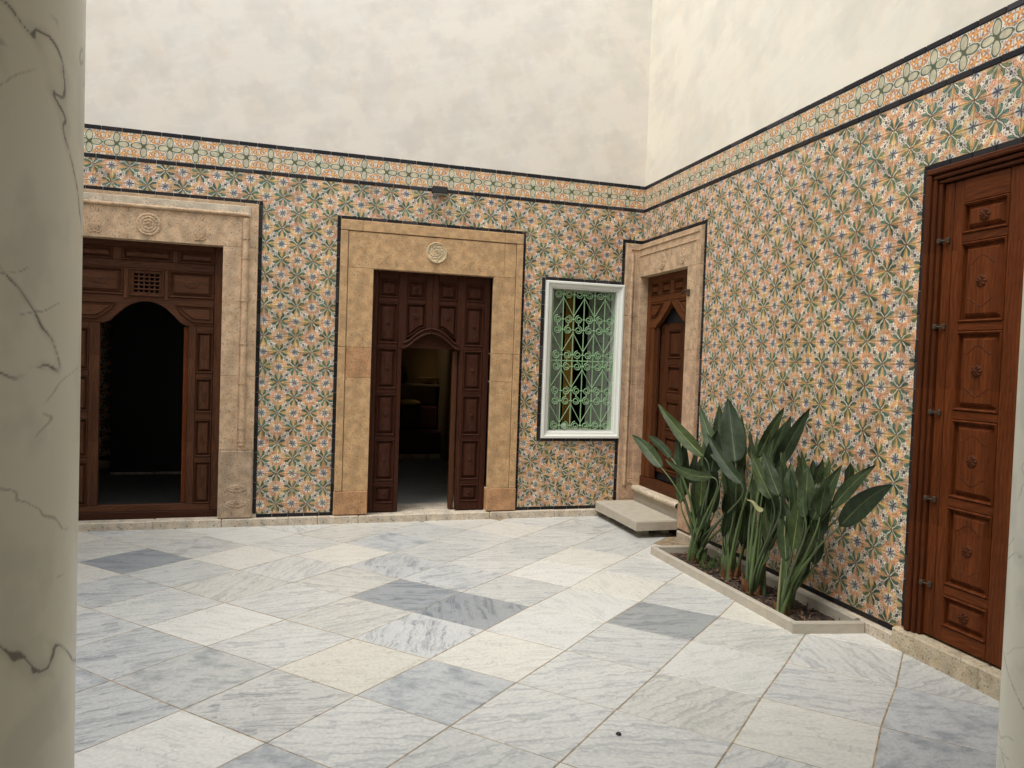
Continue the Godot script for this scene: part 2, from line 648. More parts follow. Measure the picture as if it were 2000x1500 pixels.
func materials() -> void:
	var at := tile_atlas()
	M.tiles = [mat(Color(0.91, 0.91, 0.91), 0.32, at), mat(Color(0.84, 0.83, 0.81), 0.4, at), mat(Color(0.95, 0.94, 0.91), 0.28, at), mat(Color(0.88, 0.90, 0.88), 0.36, at)]
	M.tile = M.tiles[0]
	M.band = mat(Color(0.95, 0.95, 0.95), 0.32, band_atlas())
	M.edge = []
	for c in [c8(34, 32, 34), c8(42, 40, 42), c8(28, 28, 32), c8(58, 56, 58), c8(46, 40, 38)]:
		M.edge.append(mat(c, 0.5))
		M.edge[-1].metallic_specular = 0.3
	var pl := plaster_texture()
	var plb := gray(512, 512, field(512, 512, 210, 0.01, 5))
	M.plaster_back = mat(c8(219, 211, 199), 0.92, pl, 0.30, plb, 0.25)
	M.plaster_side = mat(c8(227, 219, 203), 0.92, pl, 0.24, plb, 0.25)
	M.grout = mat(c8(222, 210, 190), 0.9)
	var st := mottled(512, 301, 0.012, 0.07, 0.83, 1.0, 0.05, 0.3)
	var stb := gray(512, 512, field(512, 512, 310, 0.09, 4))
	M.ochre = mat(c8(205, 167, 122), 0.88, st, 1.3, stb, 0.20)
	M.ochre_base = mat(c8(196, 150, 108), 0.88, st, 1.3, stb, 0.35)
	M.ochre_light = mat(c8(214, 190, 152), 0.88, st, 1.3, stb, 0.13)
	M.rosy = mat(c8(208, 177, 143), 0.88, st, 1.2, stb, 0.20)
	M.rosy_deep = mat(c8(206, 171, 140), 0.88, st, 1.2, stb, 0.20)
	M.grey_stone = mat(c8(188, 163, 137), 0.88, st, 1.2, stb, 0.26)
	M.pale = mat(c8(212, 196, 172), 0.85, st, 0.9, stb, 0.13)
	M.plinth = mat(c8(216, 202, 182), 0.8, st, 0.9, stb, 0.13)
	M.plinth_warm = mat(c8(204, 188, 160), 0.8, st, 1.1, stb, 0.22)
	M.limestone = mat(c8(180, 172, 157), 0.7, pl, 1.3, stb, 0.03)
	var wu := wood_texture(512, 401, true)
	var wh := wood_texture(512, 421, false)
	for e in [["mid", c8(98, 64, 47)], ["dark", c8(78, 46, 34)], ["warm", c8(116, 61, 29)], ["deep", c8(98, 52, 27)], ["brown", c8(116, 70, 42)], ["shade", c8(92, 54, 34)]]:
		var u := mat(e[1], 0.58, wu, 1.4, wu, 0.25)
		var h := mat(e[1], 0.58, wh, 1.4, wh, 0.25)
		for m in [u, h]:
			m.clearcoat_enabled = true
			m.clearcoat = 0.06
			m.clearcoat_roughness = 0.35
			m.metallic_specular = 0.22
		M[e[0]] = u
		M[e[0] + "_h"] = h
	M.iron = mat(c8(84, 72, 60), 0.5)
	M.iron.metallic = 0.6
	M.green = mat(c8(146, 184, 138), 0.45)
	M.white = mat(c8(226, 228, 220), 0.45)
	M.shutter = mat(c8(138, 144, 132), 0.55)
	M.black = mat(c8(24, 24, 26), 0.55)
	M.soil = mat(c8(74, 58, 48), 0.95, mottled(256, 501, 0.03, 0.1, 0.35, 1.0, 0.08), 2.5)
	M.husk = mat(c8(150, 100, 62), 0.85, mottled(128, 505, 0.02, 0.1, 0.6, 1.0, 0.1), 8.0)
	var lt := leaf_texture()
	M.leaf = []
	for c in [Color(0.74, 0.75, 0.68), Color(0.65, 0.67, 0.62), Color(0.78, 0.78, 0.64), Color(0.56, 0.59, 0.54)]:
		var m := mat(c, 0.5, lt)
		m.metallic_specular = 0.35
		m.backlight_enabled = true
		m.backlight = Color(0.10, 0.13, 0.05)
		M.leaf.append(m)
	M.stalk = mat(c8(92, 112, 66), 0.5)
	M.stalk_dark = mat(c8(78, 92, 62), 0.5)
	M.dry = mat(c8(146, 144, 104), 0.8)
	M.column = mat(Color(1, 1, 1), 0.4, column_texture())
	M.marble = [
		marble_texture(601, c8(214, 213, 208), c8(194, 194, 189), c8(148, 147, 146), 0.8, 0.8, 3.0, 0.15),
		marble_texture(617, c8(203, 203, 199), c8(170, 172, 172), c8(138, 141, 144), 1.0, 0.6, 5.0, 0.3),
		marble_texture(631, c8(197, 198, 197), c8(142, 146, 150), c8(124, 129, 134), 1.0, 0.5, 6.0, 0.25),
		marble_texture(647, c8(158, 162, 165), c8(124, 130, 136), c8(184, 187, 188), 1.0, 0.4, 6.0, 0.3),
		marble_texture(661, c8(191, 193, 193), c8(152, 157, 161), c8(204, 206, 206), 0.7, 0.5, 1.4, 1.0),
		marble_texture(677, c8(210, 208, 201), c8(194, 191, 183), c8(150, 140, 132), 0.7, 0.9, 3.0, 0.3)]




# ---------------------------------------------------------------- doors
# a fielded panel: moulded edge, sunk groove, raised middle
func panel(poly: PackedVector2Array, z: float, k := 1.0) -> MB:
	return MB.new().rings(poly, [[0.0, z - 0.016], [0.0, z + 0.004], [0.006 * k, z + 0.012], [0.013 * k, z + 0.004], [0.016 * k, z - 0.016], [0.024 * k, z - 0.016], [0.046 * k, z + 0.005], [0.05 * k, z + 0.005]])


func wave_moulding(mb: MB, c: Vector2, w: float, dy: float, z: float) -> void:
	for s in [-1.0, 1.0]:
		var pts := []
		var rad := []
		for i in 15:
			var u := i / 7.0 - 1.0
			pts.append(Vector3(c.x + u * w, c.y + s * (dy + 0.042 * (0.5 + 0.5 * cos(u * PI))), z))
			rad.append(0.0055)
		mb.tube(pts, rad, 6)


func rosette(c: Vector2, z: float, r: float, petals := 8) -> MB:
	return MB.new().relief(c, z, r, r, 8, 48, func(q: float, a: float) -> float:
		if q < 0.28:
			return 0.011 - 0.012 * q
		return (0.004 + 0.006 * absf(cos(a * petals / 2.0))) * (1.0 - pow(q, 6.0)) if q < 0.98 else 0.0)


func eye(c: Vector2, z: float, rx: float, ry: float) -> MB:
	return MB.new().relief(c, z, rx, ry, 8, 40, func(q: float, a: float) -> float:
		return 0.0015 + 0.004 * absf(cos(q * 8.5)) * (0.7 + 0.3 * cos(a * 6.0)))


func stick(root: Node3D, called: String, x0: float, y0: float, x1: float, y1: float, z0: float, z1: float, m: Material, bev := 0.003) -> MeshInstance3D:
	return part(called, MB.new().box(Vector3(x0, y0, z0), Vector3(x1, y1, z1), bev), m, root)


func door_far_left() -> void:
	var d := thing("wooden_door", "large dark brown door at left with round-arched wicket and square lattice vent", "door", FA, Vector3(-4.49, 0.075, -0.08))
	var z := -0.08
	var zb := -0.13
	var cx := -4.497
	# outer stiles and rails
	stick(d, "stile", -5.08, 0.13, -5.015, 2.38, zb, z, M.mid)
	stick(d, "stile", -3.968, 0.13, -3.90, 2.38, zb, z, M.mid)
	stick(d, "rail", -5.08, 0.06, -3.90, 0.128, zb, z + 0.006, M.dark_h)
	stick(d, "rail", -5.013, 0.13, -3.970, 0.187, zb, z, M.mid_h)
	stick(d, "rail", -5.013, 2.324, -3.970, 2.38, zb, z, M.mid_h)
	stick(d, "rail", -5.013, 2.156, -3.970, 2.219, zb, z, M.mid_h)
	stick(d, "muntin", -4.748, 2.221, -4.684, 2.322, zb, z, M.mid)
	stick(d, "muntin", -4.302, 2.221, -4.254, 2.322, zb, z, M.mid)
	for e in [[-5.013, -4.75], [-4.682, -4.304], [-4.252, -3.97]]:
		var p := part("panel", panel(rect(e[0], 2.221, e[1], 2.322), z - 0.004, 0.8), M.mid_h, d)
		part("carving", eye(Vector2((e[0] + e[1]) * 0.5, 2.271), z + 0.001, 0.04, 0.018), M.mid_h, p)
	stick(d, "muntin", -4.668, 1.905, -4.631, 2.154, zb, z, M.mid)
	stick(d, "muntin", -4.361, 1.905, -4.328, 2.154, zb, z, M.mid)
	for e in [[-5.013, -4.67], [-4.326, -3.97]]:
		var p := part("panel", panel(rect(e[0], 1.932, e[1], 2.154), z - 0.004), M.mid_h, d)
		part("carving", eye(Vector2((e[0] + e[1]) * 0.5, 2.043), z + 0.001, 0.058, 0.032), M.mid_h, p)
	# square lattice vent
	var vent := part("vent_frame", MB.new().rings(rect(-4.629, 1.927, -4.363, 2.154), [[0.0, zb], [0.0, z + 0.006], [0.008, z + 0.012], [0.016, z - 0.004], [0.034, z - 0.004], [0.036, zb]], false), M.mid, d)
	for i in 6:
		var x := -4.596 + 0.04 * i
		part("lattice_bar", MB.new().box(Vector3(x - 0.006, 1.955, z - 0.03), Vector3(x + 0.006, 2.128, z - 0.012), 0.002), M.mid, vent)
		var y := 1.956 + 0.0338 * i
		part("lattice_bar", MB.new().box(Vector3(-4.602, y - 0.006, z - 0.032), Vector3(-4.390, y + 0.006, z - 0.008), 0.002), M.mid_h, vent)
	# arch board and its corner panels
	var arch: Array[Vector2] = []
	for e in [[0.336, 1.697], [0.30, 1.702], [0.265, 1.722], [0.225, 1.765], [0.196, 1.794], [0.155, 1.832], [0.115, 1.858], [0.07, 1.878], [0.03, 1.887]]:
		arch.append(Vector2(e[0], e[1]))
	var board := PackedVector2Array([Vector2(-5.013, 1.932), Vector2(-5.013, 1.697)])
	for e in arch:
		board.append(Vector2(cx - e.x, e.y))
	for i in range(arch.size() - 1, -1, -1):
		board.append(Vector2(cx + arch[i].x, arch[i].y))
	board.append_array([Vector2(-3.97, 1.697), Vector2(-3.97, 1.932)])
	part("arch_board", MB.new().slab(board, zb, z - 0.006, 0.004), M.mid_h, d)
	for s in [-1.0, 1.0]:
		var poly := PackedVector2Array()
		for e in [[0.22, 1.87], [0.255, 1.81], [0.31, 1.765], [0.345, 1.74], [0.38, 1.728], [0.525, 1.728], [0.525, 1.87]]:
			poly.append(Vector2(cx + s * e[0], e[1]))
		part("corner_panel", panel(poly, z - 0.002, 0.7), M.mid_h, d)
	# narrow panels beside the wicket
	for s in [0, 1]:
		var x0 := -5.013 if s == 0 else -4.103
		var x1 := -4.915 if s == 0 else -3.97
		if s == 0:
			stick(d, "stile", -4.913, 0.189, -4.836, 1.696, zb, z, M.mid)
		else:
			stick(d, "stile", -4.165, 0.189, -4.105, 1.696, zb, z, M.mid)
			stick(d, "wicket_jamb", -4.205, 0.189, -4.166, 1.69, zb - 0.03, z - 0.03, M.warm)
		for e in [[0.189, 0.548], [0.59, 0.905], [0.967, 1.256], [1.305, 1.65]]:
			var p := part("panel", panel(rect(x0, e[0], x1, e[1]), z - 0.004, 0.7), M.mid, d)
			part("carving", eye(Vector2((x0 + x1) * 0.5, (e[0] + e[1]) * 0.5), z + 0.001, 0.014, 0.06), M.mid, p)
		for e in [[0.55, 0.588], [0.907, 0.965], [1.258, 1.303], [1.652, 1.696]]:
			stick(d, "rail", x0, e[0], x1, e[1], zb, z, M.mid_h)


func door_middle() -> void:
	var d := thing("wooden_door", "dark carved double door with small ogee opening between two ochre stone jambs", "door", FA, Vector3(-2.09, 0.075, -0.06))
	var z := -0.06
	var zb := -0.11
	for s in [0, 1]:
		var leaf := Node3D.new()
		leaf.name = "door_leaf"
		d.add_child(leaf, true)
		leaf.position = -bases[d]
		var g := func(x: float) -> float: return x if s == 0 else -4.182 - x
		var st := func(called: String, x0: float, y0: float, x1: float, y1: float, m: Material, dz := 0.0) -> void:
			var a: float = g.call(x0)
			var b: float = g.call(x1)
			part(called, MB.new().box(Vector3(minf(a, b), y0, zb), Vector3(maxf(a, b), y1, z + dz), 0.003), m, leaf)
		st.call("stile", -2.645, 0.08, -2.587, 2.275, M.dark)
		st.call("stile", -2.401, 1.575, -2.325, 2.275, M.dark)
		st.call("stile", -2.401, 0.08, -2.362, 1.573, M.dark)
		st.call("stile", -2.150, 1.74, -2.0918, 2.275, M.dark)
		st.call("rail", -2.585, 2.200, -2.403, 2.275, M.dark_h)
		st.call("rail", -2.323, 2.200, -2.152, 2.275, M.dark_h)
		for e in [[1.989, 2.031], [1.579, 1.616], [1.160, 1.202], [0.742, 0.777], [0.322, 0.359], [0.08, 0.153]]:
			st.call("rail", -2.585, e[0], -2.403, e[1], M.dark_h)
		st.call("rail", -2.323, 1.989, -2.152, 2.031, M.dark_h)
		for e in [[-2.585, -2.403], [-2.323, -2.152]]:
			var a: float = g.call(e[0])
			var b: float = g.call(e[1])
			var p := part("panel", panel(rect(minf(a, b), 2.033, maxf(a, b), 2.198), z - 0.004), M.dark, leaf)
			part("rosette", rosette(Vector2((a + b) * 0.5, 2.115), z + 0.001, 0.022, 6), M.dark, p)
		for e in [[1.618, 1.987], [1.204, 1.577], [0.779, 1.158], [0.361, 0.740], [0.155, 0.320]]:
			var a: float = g.call(-2.585)
			var b: float = g.call(-2.403)
			var mid := Vector2((a + b) * 0.5, (e[0] + e[1]) * 0.5)
			var p := part("panel", panel(rect(minf(a, b), e[0], maxf(a, b), e[1]), z - 0.004), M.dark, leaf)
			var ro := rosette(mid, z + 0.001, 0.02, 8)
			if e[1] - e[0] > 0.3:
				wave_moulding(ro, mid, 0.034, 0.075, z - 0.001)
			part("rosette", ro, M.dark, p)
		# panel that follows the ogee, and the arch board below it
		var poly := PackedVector2Array()
		for e in [[-2.323, 1.987], [-2.323, 1.672], [-2.262, 1.712], [-2.205, 1.762], [-2.152, 1.777], [-2.152, 1.987]]:
			poly.append(Vector2(g.call(e[0]), e[1]))
		var pp := part("panel", panel(poly, z - 0.004, 0.6), M.dark, leaf)
		part("rosette", rosette(Vector2(g.call(-2.238), 1.875), z + 0.001, 0.03, 6), M.dark, pp)
		var ob := PackedVector2Array()
		for e in [[-2.0918, 1.774], [-2.15, 1.773], [-2.19, 1.762], [-2.225, 1.74], [-2.262, 1.703], [-2.30, 1.666], [-2.323, 1.658], [-2.362, 1.658], [-2.362, 1.574], [-2.345, 1.576], [-2.322, 1.583], [-2.30, 1.596], [-2.275, 1.616], [-2.25, 1.64], [-2.22, 1.664], [-2.184, 1.688], [-2.145, 1.705], [-2.0918, 1.716]]:
			ob.append(Vector2(g.call(e[0]), e[1]))
		part("arch_board", MB.new().slab(ob, zb, z - 0.003, 0.003), M.dark_h, leaf)
		for off in [0.008, 0.052]:
			var pts := []
			var rad := []
			for e in [[-2.355, 1.577], [-2.322, 1.585], [-2.30, 1.598], [-2.275, 1.618], [-2.25, 1.642], [-2.22, 1.666], [-2.184, 1.69], [-2.145, 1.707], [-2.094, 1.717]]:
				pts.append(Vector3(g.call(e[0]), e[1] + off, z + 0.003))
				rad.append(0.009)
			part("arch_moulding", MB.new().tube(pts, rad, 8), M.dark_h, leaf)
	stick(d, "transom", -2.36, 1.585, -1.845, 1.76, -0.19, -0.14, M.dark_h)
	stick(d, "wicket_jamb", -1.872, 0.08, -1.825, 1.57, -0.160, -0.112, M.mid)


func door_corner() -> void:
	var d := thing("wooden_door", "brown panelled door with pointed ogee cut-out in the corner above stone step", "door", FB, Vector3(0.55, 0.295, -0.05))
	var z := -0.05
	var zb := -0.10
	stick(d, "stile", 0.046, 0.40, 0.118, 2.375, zb, z, M.brown)
	stick(d, "stile", 0.99, 0.40, 1.06, 2.375, zb, z, M.brown)
	stick(d, "rail", 0.046, 0.296, 1.06, 0.398, zb, z + 0.012, M.shade_h)
	stick(d, "rail", 0.12, 2.298, 0.988, 2.375, zb, z, M.brown_h)
	stick(d, "rail", 0.12, 2.115, 0.988, 2.178, zb, z, M.brown_h)
	for e in [[0.12, 0.282], [0.35, 0.528], [0.598, 0.79], [0.86, 0.988]]:
		part("panel", panel(rect(e[0], 2.18, e[1], 2.296), z - 0.004, 0.8), M.brown_h, d)
	for e in [[0.284, 0.348], [0.530, 0.596], [0.792, 0.858]]:
		stick(d, "muntin", e[0], 2.18, e[1], 2.296, zb, z, M.brown)
	var cx := 0.548
	for s in [-1.0, 1.0]:
		var ob := PackedVector2Array()
		for e in [[0.0, 2.113], [0.0, 2.108], [0.025, 2.075], [0.06, 2.042], [0.10, 2.015], [0.15, 1.978], [0.20, 1.942], [0.24, 1.915], [0.283, 1.897], [0.305, 1.868], [0.43, 1.868], [0.43, 2.113]]:
			ob.append(Vector2(cx + s * e[0], e[1]))
		part("arch_board", MB.new().slab(ob, zb, z - 0.004, 0.004), M.brown_h, d)
		var pl := PackedVector2Array()
		for e in [[0.155, 2.098], [0.25, 2.005], [0.30, 1.972], [0.41, 1.965], [0.41, 2.098]]:
			pl.append(Vector2(cx + s * e[0], e[1]))
		part("corner_panel", panel(pl, z - 0.001, 0.5), M.brown_h, d)
	stick(d, "jamb_strip", 0.12, 0.40, 0.205, 1.866, zb, z - 0.008, M.brown)
	stick(d, "jamb_strip", 0.207, 0.40, 0.262, 1.866, zb, z - 0.022, M.shade)
	stick(d, "jamb_strip", 0.86, 0.40, 0.988, 1.866, zb, z - 0.008, M.brown)
	# the wicket leaf shut behind the frame
	var w := Node3D.new()
	w.name = "wicket_leaf"
	d.add_child(w, true)
	w.position = -bases[d]
	var wz := -0.115
	part("stile", MB.new().box(Vector3(0.24, 0.47, -0.15), Vector3(0.405, 1.90, wz), 0.003), M.shade, w)
	part("stile", MB.new().box(Vector3(0.665, 0.47, -0.15), Vector3(0.87, 1.90, wz), 0.003), M.shade, w)
	for e in [[0.47, 0.50], [0.83, 0.89], [1.17, 1.25], [1.50, 1.57], [1.84, 1.90]]:
		part("rail", MB.new().box(Vector3(0.407, e[0], -0.15), Vector3(0.663, e[1], wz), 0.003), M.shade_h, w)
	for e in [[0.502, 0.828], [0.892, 1.168], [1.252, 1.498], [1.572, 1.838]]:
		part("panel", panel(rect(0.407, e[0], 0.663, e[1]), wz - 0.004), M.shade, w)
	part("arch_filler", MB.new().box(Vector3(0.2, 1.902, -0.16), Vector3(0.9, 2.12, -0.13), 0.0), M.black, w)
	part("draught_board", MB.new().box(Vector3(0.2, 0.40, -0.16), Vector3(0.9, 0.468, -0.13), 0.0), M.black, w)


func door_right() -> void:
	var d := thing("wooden_door", "tall warm brown door with carved flower panels near right marble column", "door", FB, Vector3(4.12, 0.115, 0.0))
	var X0 := 3.56
	var X1 := 4.69
	var TOP := 2.585
	# stepped frame
	var steps := [[0.0, 0.024], [0.036, 0.010], [0.062, -0.004]]
	for k in 3:
		var i0: float = steps[k][0]
		var i1: float = [0.034, 0.060, 0.084][k]
		var zz: float = steps[k][1]
		stick(d, "frame_jamb", X0 + i0, 0.115, X0 + i1, TOP - i1 + 0.002, -0.08, zz, M.deep, 0.006)
		stick(d, "frame_jamb", X1 - i1, 0.115, X1 - i0, TOP - i1 + 0.002, -0.08, zz, M.deep, 0.006)
		stick(d, "frame_head", X0 + i0, TOP - i1 + 0.004, X1 - i0, TOP - i0, -0.08, zz, M.deep_h, 0.006)
	for s in [0, 1]:
		var leaf := Node3D.new()
		leaf.name = "door_leaf"
		d.add_child(leaf, true)
		leaf.position = -bases[d]
		var g := func(x: float) -> float: return x if s == 0 else 8.25 - x
		var z := -0.025
		var zb := -0.075
		var bx := func(called: String, x0: float, y0: float, x1: float, y1: float, m: Material, zf: float) -> void:
			var a: float = g.call(x0)
			var b: float = g.call(x1)
			part(called, MB.new().box(Vector3(minf(a, b), y0, zb), Vector3(maxf(a, b), y1, zf), 0.003), m, leaf)
		bx.call("hinge_stile", 3.646, 0.125, 3.702, 2.499, M.warm, z)
		bx.call("stile", 3.704, 0.125, 3.762, 2.499, M.warm, z - 0.003)
		bx.call("stile", 4.025, 0.125, 4.122, 2.499, M.warm, z)
		for e in [[2.380, 2.499], [2.178, 2.220], [1.728, 1.770], [1.278, 1.322], [0.828, 0.875], [0.371, 0.422], [0.125, 0.206]]:
			bx.call("rail", 3.764, e[0], 4.023, e[1], M.warm_h, z)
		for e in [[2.222, 2.378], [1.772, 2.176], [1.324, 1.726], [0.877, 1.276], [0.424, 0.826], [0.208, 0.369]]:
			var a: float = g.call(3.764)
			var b: float = g.call(4.023)
			var mid := Vector2((a + b) * 0.5, (e[0] + e[1]) * 0.5)
			var p := part("panel", panel(rect(minf(a, b), e[0], maxf(a, b), e[1]), z - 0.004, 0.95), M.warm, leaf)
			part("rosette", rosette(mid, z + 0.001, 0.033, 8), M.deep, p)
			if e[1] - e[0] > 0.3:
				var w := MB.new()
				wave_moulding(w, mid, 0.078, 0.085, z - 0.003)
				part("wave_moulding", w, M.deep_h, p)
		if s == 0:
			for y in [2.202, 1.754, 1.304, 0.847, 0.397]:
				var h := MB.new().box(Vector3(3.628, y - 0.013, -0.03), Vector3(3.650, y + 0.013, 0.003), 0.004)
				h.box(Vector3(3.672, y - 0.015, -0.03), Vector3(3.694, y + 0.015, -0.012), 0.003)
				h.tube([Vector3(3.64, y, -0.004), Vector3(3.683, y, -0.012)], [0.004, 0.004], 6)
				part("hinge", h, M.iron, leaf)


# ---------------------------------------------------------------- stone surrounds
func blocks(root: Node3D, called: String, list: Array, z1: float, bev := 0.0022) -> void:
	for e in list:
		part(called, MB.new().box(Vector3(e[0], e[1], -0.09), Vector3(e[2], e[3], z1), bev), e[4], root)


func ring_bead(mb: MB, x: float, y: float, z: float, r: float) -> void:
	mb.tube([Vector3(x, y - 0.012, z), Vector3(x, y - 0.006, z), Vector3(x, y + 0.006, z), Vector3(x, y + 0.012, z)], [r * 0.8, r, r, r * 0.8], 10)


func pomegranate(c: Vector2, z: float) -> MB:
	var mb := MB.new().relief(c, z, 0.05, 0.085, 12, 40, func(q: float, a: float) -> float:
		var x := cos(a) * q * 9.0
		var y := sin(a) * q * 14.0
		return 0.008 * sqrt(1.0 - q * q) + 0.0035 * absf(sin(x + y) * sin(x - y)))
	for s in [-1.0, 0.0, 1.0]:
		mb.tube([Vector3(c.x + s * 0.01, c.y + 0.075, z), Vector3(c.x + s * 0.022, c.y + 0.10, z + 0.003), Vector3(c.x + s * 0.034, c.y + 0.125, z)], [0.008, 0.007, 0.003], 6)
		mb.tube([Vector3(c.x, c.y - 0.075, z), Vector3(c.x + s * 0.03, c.y - 0.085, z + 0.003), Vector3(c.x + s * 0.05, c.y - 0.06, z)], [0.007, 0.006, 0.003], 6)
	return mb


func surround_left() -> void:
	var d := thing("stone_surround", "rosy carved stone surround with rosette and pomegranates round the left door", "door surround", FA, Vector3(-4.49, 0.07, 0.0))
	var z := 0.03
	var L := -5.37
	var R := -3.622
	blocks(d, "jamb_stone", [[-3.898, 0.658, R, 1.288, M.rosy], [-3.898, 1.290, R, 2.376, M.rosy], [L, 0.658, -5.082, 1.288, M.rosy], [L, 1.290, -5.082, 2.376, M.rosy]], z)
	blocks(d, "base_stone", [[-3.900, 0.072, R - 0.003, 0.656, M.grey_stone], [L, 0.072, -5.082, 0.656, M.grey_stone]], z + 0.006, 0.01)
	blocks(d, "lintel_stone", [[L, 2.378, -3.74, 2.752, M.rosy], [-3.738, 2.378, R, 2.752, M.rosy]], z)
	# raised moulding that runs across the lintel and down both jambs
	part("moulding", MB.new().box(Vector3(L + 0.06, 2.636, z - 0.004), Vector3(-3.682, 2.722, z + 0.010), 0.004), M.pale, d)
	part("moulding", MB.new().tube([Vector3(L + 0.06, 2.650, z + 0.006), Vector3(-3.70, 2.650, z + 0.006)], [0.016, 0.016], 8), M.rosy, d)
	for x in [-3.719, -5.27]:
		var m := MB.new().tube([Vector3(x, 0.70, z), Vector3(x, 2.62, z)], [0.026, 0.026], 10)
		for y in [2.456, 2.289, 1.932, 1.567, 1.231, 0.848, 0.74]:
			ring_bead(m, x, y, z + 0.002, 0.033)
		part("colonnette", m, M.rosy, d)
		part("jamb_groove", MB.new().box(Vector3(x - 0.040, 0.66, z - 0.004), Vector3(x - 0.034, 2.62, z + 0.004), 0.001), M.rosy_deep, d)
	var ro := MB.new().relief(Vector2(-4.47, 2.507), z, 0.098, 0.098, 20, 64, func(q: float, a: float) -> float:
		var b := 0.009 * absf(sin(q * 13.0 + 0.25 * cos(a * (6.0 if q < 0.5 else 16.0)))) * (0.6 + 0.4 * absf(cos(a * (3.0 if q < 0.5 else 8.0))))
		return b + 0.003 if q < 0.97 else 0.0)
	part("rosette", ro, M.rosy, d)
	part("pomegranate", pomegranate(Vector2(-4.862, 2.50), z), M.rosy, d)
	part("pomegranate", pomegranate(Vector2(-4.084, 2.495), z), M.rosy, d)
	for e in [[-3.75, 0.2], [-3.75, 0.33], [-5.24, 0.2]]:
		part("carving", MB.new().relief(Vector2(e[0], e[1]), z + 0.006, 0.085, 0.035, 10, 40, func(q: float, a: float) -> float:
			return 0.004 + 0.004 * sin(a * 5.0 + q * 9.0) * (1.0 - q)), M.grey_stone, d)


func surround_middle() -> void:
	var d := thing("stone_surround", "plain ochre stone surround with one round carved medallion over the middle door", "door surround", FA, Vector3(-2.09, 0.07, 0.0))
	var z := 0.03
	var L := -2.937
	var R := -1.257
	var g := 0.052
	blocks(d, "base_stone", [[L - 0.006, 0.078, -2.646, 0.286, M.ochre_base], [-1.538, 0.078, R + 0.006, 0.290, M.ochre_base]], z + 0.008, 0.006)
	blocks(d, "jamb_stone", [[-2.868, 0.288, -2.646, 1.300, M.ochre], [-2.868, 1.302, -2.646, 1.570, M.ochre_base], [-2.868, 1.572, -2.646, 2.273, M.ochre], [-1.536, 0.292, -1.325, 1.294, M.ochre], [-1.536, 1.296, -1.325, 1.557, M.ochre], [-1.536, 1.559, -1.325, 2.273, M.ochre]], z)
	blocks(d, "lintel_stone", [[-2.868, 2.275, -1.44, 2.590, M.ochre], [-1.438, 2.275, -1.325, 2.590, M.ochre]], z)
	blocks(d, "border_stone", [[L, 0.288, -2.873, 1.570, M.ochre], [L, 1.572, -2.873, 2.592, M.ochre], [-1.320, 0.292, R, 1.557, M.ochre], [-1.320, 1.559, R, 2.592, M.ochre], [L, 2.597, -2.75, 2.690, M.ochre], [-2.748, 2.597, -1.44, 2.690, M.ochre], [-1.438, 2.597, R, 2.690, M.ochre]], z + 0.006, 0.004)
	var me := MB.new().relief(Vector2(-2.083, 2.455), z, 0.098, 0.098, 22, 72, func(q: float, a: float) -> float:
		if q > 0.97:
			return 0.0
		if q > 0.86:
			return 0.014
		return 0.006 + 0.007 * absf(sin(a * 4.0 + q * 11.0) * cos(q * 12.0)))
	part("medallion", me, M.ochre_light, d)


